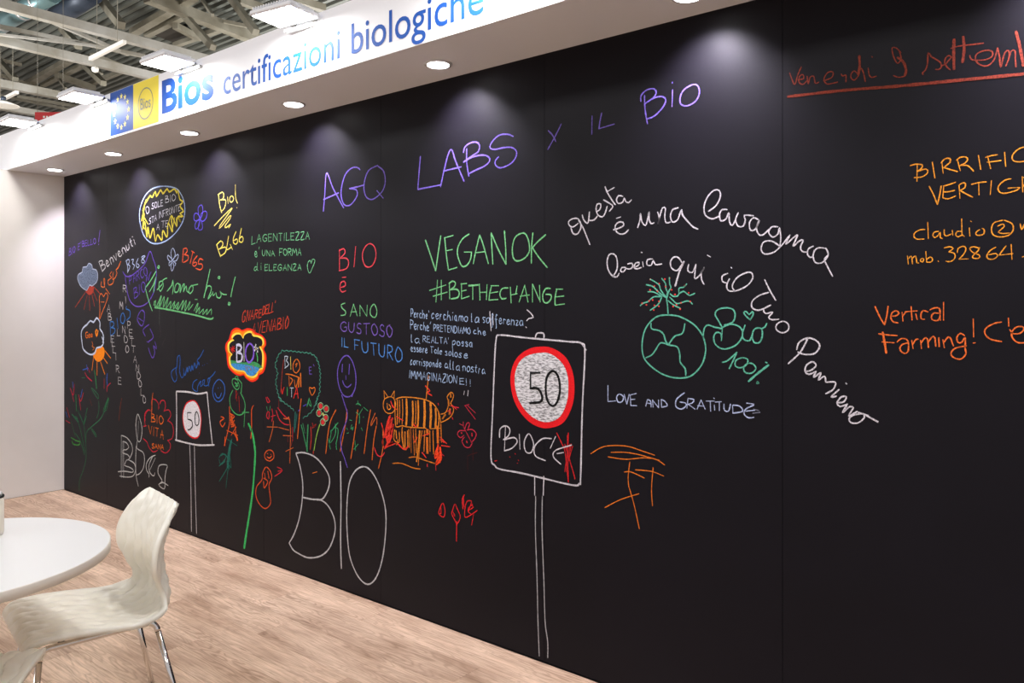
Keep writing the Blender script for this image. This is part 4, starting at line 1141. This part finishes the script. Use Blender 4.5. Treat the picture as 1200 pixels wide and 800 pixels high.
# ================================================================== DOWNLIGHTS
down_x = [(0.306, 'recessed round downlight in the canopy corner next to the white wall'),
          (1.279, 'second downlight from the white wall, recessed in the canopy underside'),
          (2.278, 'third downlight from the white wall, recessed in the canopy underside'),
          (3.312, 'fourth downlight from the white wall, recessed in the canopy underside'),
          (4.342, 'fifth downlight from the white wall, nearest one fully in view'),
          (5.50, 'downlight of the canopy cut by the top edge of the picture'),
          (6.55, 'first downlight beyond the right end of the picture'), (7.6, 'second downlight beyond the right end of the picture')]


def make_downlight(x, label):
    root = empty('downlight', (x, -0.18, H))
    tag(root, label or 'recessed round downlight farther right along the canopy, outside the picture', 'ceiling light', 'downlights in the canopy underside')
    bm = bmesh.new()
    lathe(bm, [(0.047, -0.0005), (0.060, -0.001), (0.061, -0.004), (0.048, -0.006)], 40)
    obj('trim_ring', bm, lamp_body, root)
    bm = bmesh.new()
    lathe(bm, [(0.047, -0.0062), (0.046, -0.0075), (0.02, -0.008)], 40)
    obj('lens', bm, down_mat, root)
    l = bpy.data.lights.new('downlight_beam', 'SPOT')
    l.energy = SPOT_POWER
    l.color = (0.90, 0.84, 1.0)
    l.spot_size = math.radians(106)
    l.spot_blend = 1.0
    l.shadow_soft_size = 0.03
    o = bpy.data.objects.new('downlight_beam', l)
    col.objects.link(o)
    o.parent = root
    o.location = (0, 0, -0.015)
    o.rotation_euler = (math.radians(25), 0, 0)      # aimed at the board
    return root


for x_, lb in down_x:
    make_downlight(x_, lb)

# ================================================================== LED FLOODS
floods = [(0.575, -2, 'leftmost white LED floodlight panel on the canopy edge, half out of picture'),
          (1.61, 0, 'second LED floodlight panel from the left, beside the blue logo square'),
          (2.69, 2, 'third LED floodlight panel from the left, above the word Bios'),
          (3.73, 9, 'largest LED floodlight panel, nearest one on the canopy edge'),
          (4.83, 0, 'LED floodlight just above the top edge of the picture'), (5.92, 0, 'LED floodlight farther right, second one outside the picture'), (7.0, 0, 'rightmost LED floodlight, third one outside the picture')]


def make_flood(x, yaw, label):
    root = empty('flood_light', (x, -0.522, 2.745), math.radians(yaw))
    tag(root, label or 'white LED floodlight panel farther right along the canopy, outside the picture', 'floodlight', 'LED floodlights on the canopy edge')
    w, d_ = 0.25, 0.18
    bm = bmesh.new()
    vs0 = [(-w / 2, -d_ / 2, 0), (w / 2, -d_ / 2, 0), (w / 2, d_ / 2, 0), (-w / 2, d_ / 2, 0)]
    box(bm, -w / 2, w / 2, -d_ / 2, d_ / 2, 0.0, 0.022)
    ob = obj('housing', bm, lamp_body, root)
    bevel(ob, 0.008, 3)
    bm = bmesh.new()
    for k in range(14):
        xx = -w / 2 + 0.02 + k * (w - 0.04) / 13
        box(bm, xx - 0.002, xx + 0.002, -d_ / 2 + 0.004, d_ / 2 - 0.02, 0.022, 0.034)
    obj('cooling_fins', bm, lamp_body, root)
    bm = bmesh.new()
    box(bm, -w / 2 + 0.010, w / 2 - 0.010, -d_ / 2 + 0.010, d_ / 2 - 0.010, -0.002, 0.0)
    obj('led_face', bm, led_mat, root)
    bm = bmesh.new()
    box(bm, -0.11, 0.13, d_ / 2 + 0.010, d_ / 2 + 0.0285, -0.018, -0.004)
    box(bm, -0.06, -0.04, d_ / 2 - 0.03, d_ / 2 + 0.02, 0.0, 0.012)
    box(bm, 0.07, 0.09, d_ / 2 - 0.03, d_ / 2 + 0.02, 0.0, 0.012)
    box(bm, -0.06, -0.04, d_ / 2 + 0.010, d_ / 2 + 0.020, -0.014, 0.012)
    box(bm, 0.07, 0.09, d_ / 2 + 0.010, d_ / 2 + 0.020, -0.014, 0.012)
    obj('bracket', bm, steel_grey, root)
    bm = bmesh.new()
    tube(bm, [(0.05, d_ / 2 + 0.004, 0.012), (0.10, d_ / 2 + 0.004, 0.012)], 0.007, 10)
    obj('tension_knob', bm, ink_navy, root)
    area_light('flood_beam', (0, 0, -0.006), (0, 0, 0), w - 0.03, d_ - 0.03, FLOOD_POWER, (1, 0.985, 0.965), root)
    return root


for x_, yw, lb in floods:
    make_flood(x_, yw, lb)

# ================================================================== TABLE
TCX, TCY, TR_, TZ = 3.99, -1.852, 0.432, 0.74
table = empty('round_table', (TCX, TCY, 0))
tag(table, 'round white pedestal table with a thick pale edge, cut by the left picture edge', 'table')
bm = bmesh.new()
lathe(bm, [(TR_ - 0.002, TZ - 0.001), (TR_ - 0.0035, TZ)], 128, mi=0)
obj('tabletop', bm, table_white, table)
bm = bmesh.new()
lathe(bm, [(TR_ - 0.004, TZ - 0.030), (TR_, TZ - 0.028), (TR_, TZ - 0.002), (TR_ - 0.002, TZ - 0.0005)], 128)
obj('table_edge', bm, table_edge, table)
bm = bmesh.new()
lathe(bm, [(0.09, TZ - 0.036), (0.09, TZ - 0.031), (0.024, TZ - 0.045), (0.022, 0.03)][::-1], 32)
obj('pedestal', bm, chrome, table)
bm = bmesh.new()
lathe(bm, [(0.088, 0.0), (0.09, 0.004), (0.085, 0.012), (0.03, 0.026), (0.024, 0.034)], 48)
obj('base', bm, chrome, table)
# canister on the table
p = on_z(-10, 627, TZ)
can = empty('canister', (p.x, p.y, TZ))
tag(can, 'cream canister with a black rim standing on the white table, cut by the picture edge', 'canister')
bm = bmesh.new()
lathe(bm, [(0.030, 0.0), (0.0335, 0.010), (0.0335, 0.118)], 32)
obj('body', bm, mat('cream_card', srgb(236, 226, 212), 0.5), can)
bm = bmesh.new()
lathe(bm, [(0.0337, 0.118), (0.0345, 0.119), (0.0345, 0.124), (0.031, 0.126)], 32)
obj('rim', bm, black_plastic, can)
bm = bmesh.new()
lathe(bm, [(0.029, 0.1262), (0.029, 0.133), (0.026, 0.135)], 32)
obj('lid', bm, table_white, can)

# ================================================================== CHAIRS
PROF = [  # back(+), height, half width, forward curl of the edges
    (-0.206, 0.440, 0.192, 0.002), (-0.197, 0.458, 0.202, 0.005), (-0.172, 0.467, 0.209, 0.008), (-0.10, 0.464, 0.213, 0.012), (0.0, 0.450, 0.215, 0.016),
    (0.09, 0.436, 0.212, 0.020), (0.150, 0.438, 0.203, 0.026), (0.195, 0.452, 0.190, 0.032), (0.217, 0.485, 0.174, 0.036),
    (0.218, 0.530, 0.164, 0.040), (0.206, 0.575, 0.178, 0.048), (0.196, 0.620, 0.208, 0.056), (0.194, 0.665, 0.212, 0.052),
    (0.204, 0.712, 0.203, 0.042), (0.220, 0.755, 0.184, 0.030), (0.236, 0.788, 0.158, 0.018), (0.243, 0.800, 0.138, 0.012)]


def cr(p0, p1, p2, p3, t_):
    return 0.5 * (2 * p1 + (p2 - p0) * t_ + (2 * p0 - 5 * p1 + 4 * p2 - p3) * t_ * t_ + (3 * p1 - p0 - 3 * p2 + p3) * t_ ** 3)


def make_chair():
    root = empty('chair', (0, 0, 0))
    bm = bmesh.new()
    prof = []
    P = [PROF[0]] + PROF + [PROF[-1]]
    for i in range(1, len(P) - 2):
        for k in range(11):
            prof.append(tuple(cr(P[i - 1][a_], P[i][a_], P[i + 1][a_], P[i + 2][a_], k / 11) for a_ in range(4)))
    prof.append(PROF[-1])
    n, m = len(prof), 100
    # arc length
    sl = [0]
    for a_, b_ in zip(prof, prof[1:]):
        sl.append(sl[-1] + math.dist(a_[:2], b_[:2]))
    grid = []
    for i, (y, z, hw, cu) in enumerate(prof):
        a_ = prof[max(i - 1, 0)]
        b_ = prof[min(i + 1, n - 1)]
        ty, tz = b_[0] - a_[0], b_[1] - a_[1]
        l = math.hypot(ty, tz)
        ty, tz = ty / l, tz / l
        ny, nz = -tz, ty                       # towards the sitter
        rowv = []
        for j in range(m + 1):
            u = j / m * 2 - 1
            x = hw * u
            lift = cu * abs(u) ** 2.6
            # moulded ripples: wandering ridges along the shell that swell and pinch
            ph = x * 2 * math.pi / 0.046 + 1.1 * math.sin(sl[i] * 2 * math.pi / 0.13)
            pinch = 0.6 + 0.4 * math.sin(sl[i] * 2 * math.pi / 0.065 + math.floor(x / 0.046 + 50) * math.pi)
            edge = min(1, (1 - abs(u)) * 9) * min(1, sl[i] / 0.03) * min(1, (sl[-1] - sl[i]) / 0.045)
            rip = 0.0150 * (abs(math.sin(ph / 2)) - 0.6) * pinch * edge
            h_ = lift + rip
            rowv.append(bm.verts.new((x, y + ny * h_, z + nz * h_)))
        grid.append(rowv)
    for r0, r1 in zip(grid, grid[1:]):
        for j in range(m):
            f = bm.faces.new((r0[j], r0[j + 1], r1[j + 1], r1[j]))
            f.smooth = True
    sh = obj('seat_shell', bm, shell_mat, root)
    so = sh.modifiers.new('solid', 'SOLIDIFY')
    so.thickness = 0.017
    so.offset = 0
    # chromed tube frame: an inverted U at each side and two cross bars
    R = 0.0095
    for s in (-1, 1):
        def leg(top, foot, name='leg'):
            bm = bmesh.new()
            tube(bm, [top, foot], R, 14)
            return obj(name, bm, chrome, root)
        zt = 0.4195
        xs = 0.118 * s
        # rail under the seat with rounded corners, front leg, rear leg
        bm = bmesh.new()
        pts = []
        fy, ry = -0.135, 0.145
        for k in range(7):
            a_ = math.pi / 2 * k / 6
            pts.append((xs + 0.012 * s * (1 - math.sin(a_)), fy - 0.03 * math.cos(a_), zt - 0.03 * (1 - math.sin(a_))))
        for k in range(7):
            a_ = math.pi / 2 * k / 6
            pts.append((xs + 0.012 * s * (1 - math.cos(a_)), ry + 0.03 * math.sin(a_), zt - 0.03 * (1 - math.cos(a_))))
        tube(bm, pts, R, 14)
        obj('side_rail', bm, chrome, root)
        leg(pts[0], (xs + 0.07 * s, fy - 0.075, 0.012))
        leg(pts[-1], (xs + 0.07 * s, ry + 0.115, 0.012))
        for yy in (fy - 0.075, ry + 0.115):
            bm = bmesh.new()
            tube(bm, [(xs + 0.07 * s, yy, 0.022), (xs + 0.07 * s, yy, 0.0)], 0.012, 12)
            obj('foot_cap', bm, black_plastic, root)
    for yy in (-0.10, 0.10):
        bm = bmesh.new()
        tube(bm, [(-0.118, yy, 0.4195), (0.118, yy, 0.4195)], 0.008, 12)
        obj('cross_bar', bm, chrome, root)
    for xx, yy in ((-0.09, -0.10), (0.09, -0.10), (-0.09, 0.10), (0.09, 0.10)):
        bm = bmesh.new()
        box(bm, xx - 0.012, xx + 0.012, yy - 0.009, yy + 0.009, 0.424, 0.437)
        obj('mount', bm, black_plastic, root)
    return root


def copy_tree(o, parent=None):
    c = o.copy()
    col.objects.link(c)
    c.parent = parent
    for ch in list(o.children):
        copy_tree(ch, c)
    return c


chair = make_chair()
chair.location = (3.985, -1.447, 0)
chair.rotation_euler = (0, 0, math.radians(-10))
tag(chair, 'ivory rippled plastic chair with chromed legs, its back to the blackboard', 'chair', 'rippled plastic chairs at the round table')
chair2 = copy_tree(chair)
tag(chair2, 'ivory rippled plastic chair of which only a seat corner shows, bottom left corner', 'chair')
chair2.location = (4.225, -1.94, 0)
chair2.rotation_euler = (0, 0, math.radians(-130))

# ================================================================== HALL ROOF (seen over the canopy)
ZB, ZT = 8.5, 10.3
ceiling = empty('ceiling', (0, 0, 0))
tag(ceiling, 'exhibition hall roof of grey steel trusses under corrugated decking', kind='structure')
# corrugated deck, ribs along X
bm = bmesh.new()
pitch = 0.30
x0, x1 = -46, -4
y = -14.0
rows = []
while y < 30:
    for dy, dz in ((0, 0), (0.12, 0), (0.15, 0.11), (0.27, 0.11)):
        rows.append((y + dy, ZT + 0.25 + dz))
    y += pitch
pv = None
for yy, zz in rows:
    v = (bm.verts.new((x0, yy, zz)), bm.verts.new((x1, yy, zz)))
    if pv:
        f = bm.faces.new((pv[0], pv[1], v[1], v[0]))
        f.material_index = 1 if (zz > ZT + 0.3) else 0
    pv = v
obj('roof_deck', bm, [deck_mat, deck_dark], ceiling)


def member(name, a_, b_, w, h_, m=beam_mat):
    bm = bmesh.new()
    bar(bm, a_, b_, w, h_)
    return obj(name, bm, m, ceiling)


def pz(x, y, z):
    return tuple(on_z(x, y, z))


# main chords along Y
for (px_, py_), w_, h_, z_ in (((0, 5), 0.22, 0.22, ZB), ((150, 43), 0.0, 0, ZB), ((0, 47), 0.22, 0.22, ZB), ((0, 98), 0.24, 0.24, ZB), ((0, 125), 0.24, 0.2, ZB)):
    if not w_:
        continue
    c = on_z(px_, py_, z_)
    member('chord', (c.x, c.y - 10, z_), (c.x, c.y + 26, z_), w_, h_)
# thinner pipes near the second chord
member('pipe', pz(-20, 27, 8.9), pz(170, 66, 8.9), 0.1, 0.1)
member('pipe', pz(-20, 38, 8.3), pz(128, 56, 8.3), 0.06, 0.06)
member('pipe', pz(62, 26, 8.9), pz(150, 64, 8.9), 0.09, 0.09)
# web members: bottom node on the chord up to the top chord
for a_, b_, w_ in (((147, 36), (114, -6), 0.22), ((96, 58), (72, 33), 0.2), ((22, 98), (-6, 66), 0.2), ((126, 102), (94, 72), 0.2),
                   ((256, 63), (210, 11), 0.2), ((305, 45), (268, -6), 0.2), ((252, 22), (233, -6), 0.09), ((79, 106), (68, 91), 0.09), ((121, 88), (113, 80), 0.08)):
    q0, q1 = on_z(*a_, ZB), on_z(*b_, ZT)
    member('web_brace', tuple(q0.lerp(q1, 0.13)), tuple(q1), w_ * 0.85, w_ * 0.85, olive_mat)
for a_, b_, w_, h_ in (((28, 101), (88, 67), 0.26, 0.16), ((50, 100), (97, 76), 0.2, 0.12), ((156, 38), (228, -4), 0.26, 0.18), ((172, 41), (216, 19), 0.2, 0.14),
                       ((92, 104), (142, 84), 0.16, 0.14), ((205, 53), (262, 33), 0.18, 0.14), ((40, 92), (70, 80), 0.1, 0.1)):
    member('top_chord', pz(*a_, ZT - 0.1), pz(*b_, ZT - 0.1), w_, h_, olive_mat)
for a_, b_, w_ in (((172, -4), (310, 50), 0.30), ((108, 66), (190, 98), 0.22), ((205, 30), (233, 45), 0.18), ((262, 25), (296, 32), 0.1), ((66, 88), (110, 103), 0.2), ((0, 88), (60, 108), 0.12),
                   ((20, 113), (110, 128), 0.12), ((0, 112), (90, 130), 0.10), ((25, 76), (0, 70), 0.1), ((280, 0), (330, 18), 0.2), ((330, -6), (380, 10), 0.2), ((0, 138), (60, 150), 0.16)):
    member('purlin', pz(*a_, ZT - 0.25), pz(*b_, ZT - 0.25), w_, w_, olive_mat)
# dark sheet standing in for the shade of the black void between the trusses
bm = bmesh.new()
q = [pz(182, 42, ZT + 0.1), pz(205, 28, ZT + 0.1), pz(233, 42, ZT + 0.1), pz(212, 53, ZT + 0.1)]
vv = [bm.verts.new(p_) for p_ in q] + [bm.verts.new((p_[0], p_[1], p_[2] + 0.08)) for p_ in q]
for f in ((0, 1, 2, 3), (7, 6, 5, 4), (0, 4, 5, 1), (1, 5, 6, 2), (2, 6, 7, 3), (3, 7, 4, 0)):
    bm.faces.new([vv[i] for i in f])
obj('void_shade', bm, mat('void_dark', srgb(52, 48, 42), 0.8), ceiling)

# ducts
duct = empty('air_duct', pz(20, 18, 9.4))
tag(duct, 'round galvanised air duct with clamp rings under the hall roof', 'duct')
dm = duct.location.copy()


def local(p_):
    return tuple(Vector(p_) - dm)


bm = bmesh.new()
tube(bm, [local(pz(-20, 40, 9.4)), local(pz(62, -8, 9.4))], 0.24, 24)
obj('pipe', bm, duct_mat, duct)
for t_ in (0.25, 0.33, 0.62, 0.82):
    a_, b_ = Vector(local(pz(-20, 40, 9.4))), Vector(local(pz(62, -8, 9.4)))
    c = a_.lerp(b_, t_)
    dd_ = (b_ - a_).normalized() * 0.05
    bm = bmesh.new()
    tube(bm, [tuple(c - dd_), tuple(c + dd_)], 0.26, 24)
    obj('clamp_ring', bm, steel_grey, duct)
o = empty('air_duct', pz(85, 8, 9.6))
tag(o, 'dark blue air duct beside the galvanised one under the hall roof', 'duct')
dm = o.location.copy()
bm = bmesh.new()
tube(bm, [local(pz(70, 16, 9.6)), local(pz(108, -10, 9.6))], 0.30, 24)
obj('pipe', bm, duct_dark, o)

# slender luminaires and camera dome
for i, (a_, b_, z_, lb) in enumerate((((106, 69), (146, 49), 7.9, 'slim white tube hanging from the roof trusses above the canopy'),
                                      ((-4, 120), (20, 108), 7.9, 'slim white tube under the roof at the left picture edge'))):
    bm = bmesh.new()
    bar(bm, pz(*a_, z_), pz(*b_, z_), 0.09, 0.09)
    tl = tag(obj('tube_lamp', bm, tube_mat), lb, 'lamp')
    for t_ in (0.2, 0.8):
        c = Vector(pz(*a_, z_)).lerp(Vector(pz(*b_, z_)), t_)
        bm = bmesh.new()
        tube(bm, [tuple(c), (c.x, c.y, ZT + 0.3)], 0.008, 6)
        obj('hanger', bm, olive_mat, tl)
xb_ = on_z(0, 47, ZB).x
d_ = ray(111.5, 81)
p = CAM + d_ * ((xb_ - CAM.x) / d_.x)      # on a rod under the second chord
dome = empty('dome_camera', tuple(p))
tag(dome, 'small white dome hanging on a thin rod below the roof chord', 'camera')
bm = bmesh.new()
lathe(bm, [(0.02, -0.10), (0.08, -0.07), (0.10, 0.0), (0.09, 0.05), (0.02, 0.07)], 20)
obj('dome', bm, tube_mat, dome)
bm = bmesh.new()
tube(bm, [(0, 0, 0.06), (0, 0, max(0.1, ZB - 0.11 - p.z))], 0.02, 8)
obj('rod', bm, tube_mat, dome)
p = on_z(4, 121.5, 7.2)
hb = empty('high_bay', tuple(p))
tag(hb, 'shallow white lamp shade hanging under the roof at the left picture edge', 'lamp')
bm = bmesh.new()
lathe(bm, [(0.38, -0.06), (0.40, -0.04), (0.20, 0.04), (0.07, 0.09)], 28)
obj('shade', bm, tube_mat, hb)
bm = bmesh.new()
lathe(bm, [(0.07, 0.085), (0.06, 0.2)], 16)
obj('driver_box', bm, duct_dark, hb)
# red hanging sign
c = CAM + ray(56, 137) * 15.0
sign = empty('hanging_sign', tuple(c))
tag(sign, 'small red sign hanging in the hall behind the canopy edge', 'sign')
sign.rotation_euler = (0, 0, math.atan2(RGT.y, RGT.x))
bm = bmesh.new()
box(bm, -0.24, 0.40, -0.02, 0.02, -0.12, 0.09)
obj('sign_board', bm, red_sign, sign)
for k in range(5):
    bm = bmesh.new()
    box(bm, -0.08 + k * 0.06, -0.045 + k * 0.06, -0.023, -0.0205, -0.02, 0.015)
    obj('sign_mark', bm, tube_mat, sign)
bm = bmesh.new()
tube(bm, [(-0.2, 0, 0.09), (-0.2, 0, 4.0)], 0.004, 6)
tube(bm, [(0.3, 0, 0.09), (0.3, 0, 4.0)], 0.004, 6)
obj('wire', bm, olive_mat, sign)
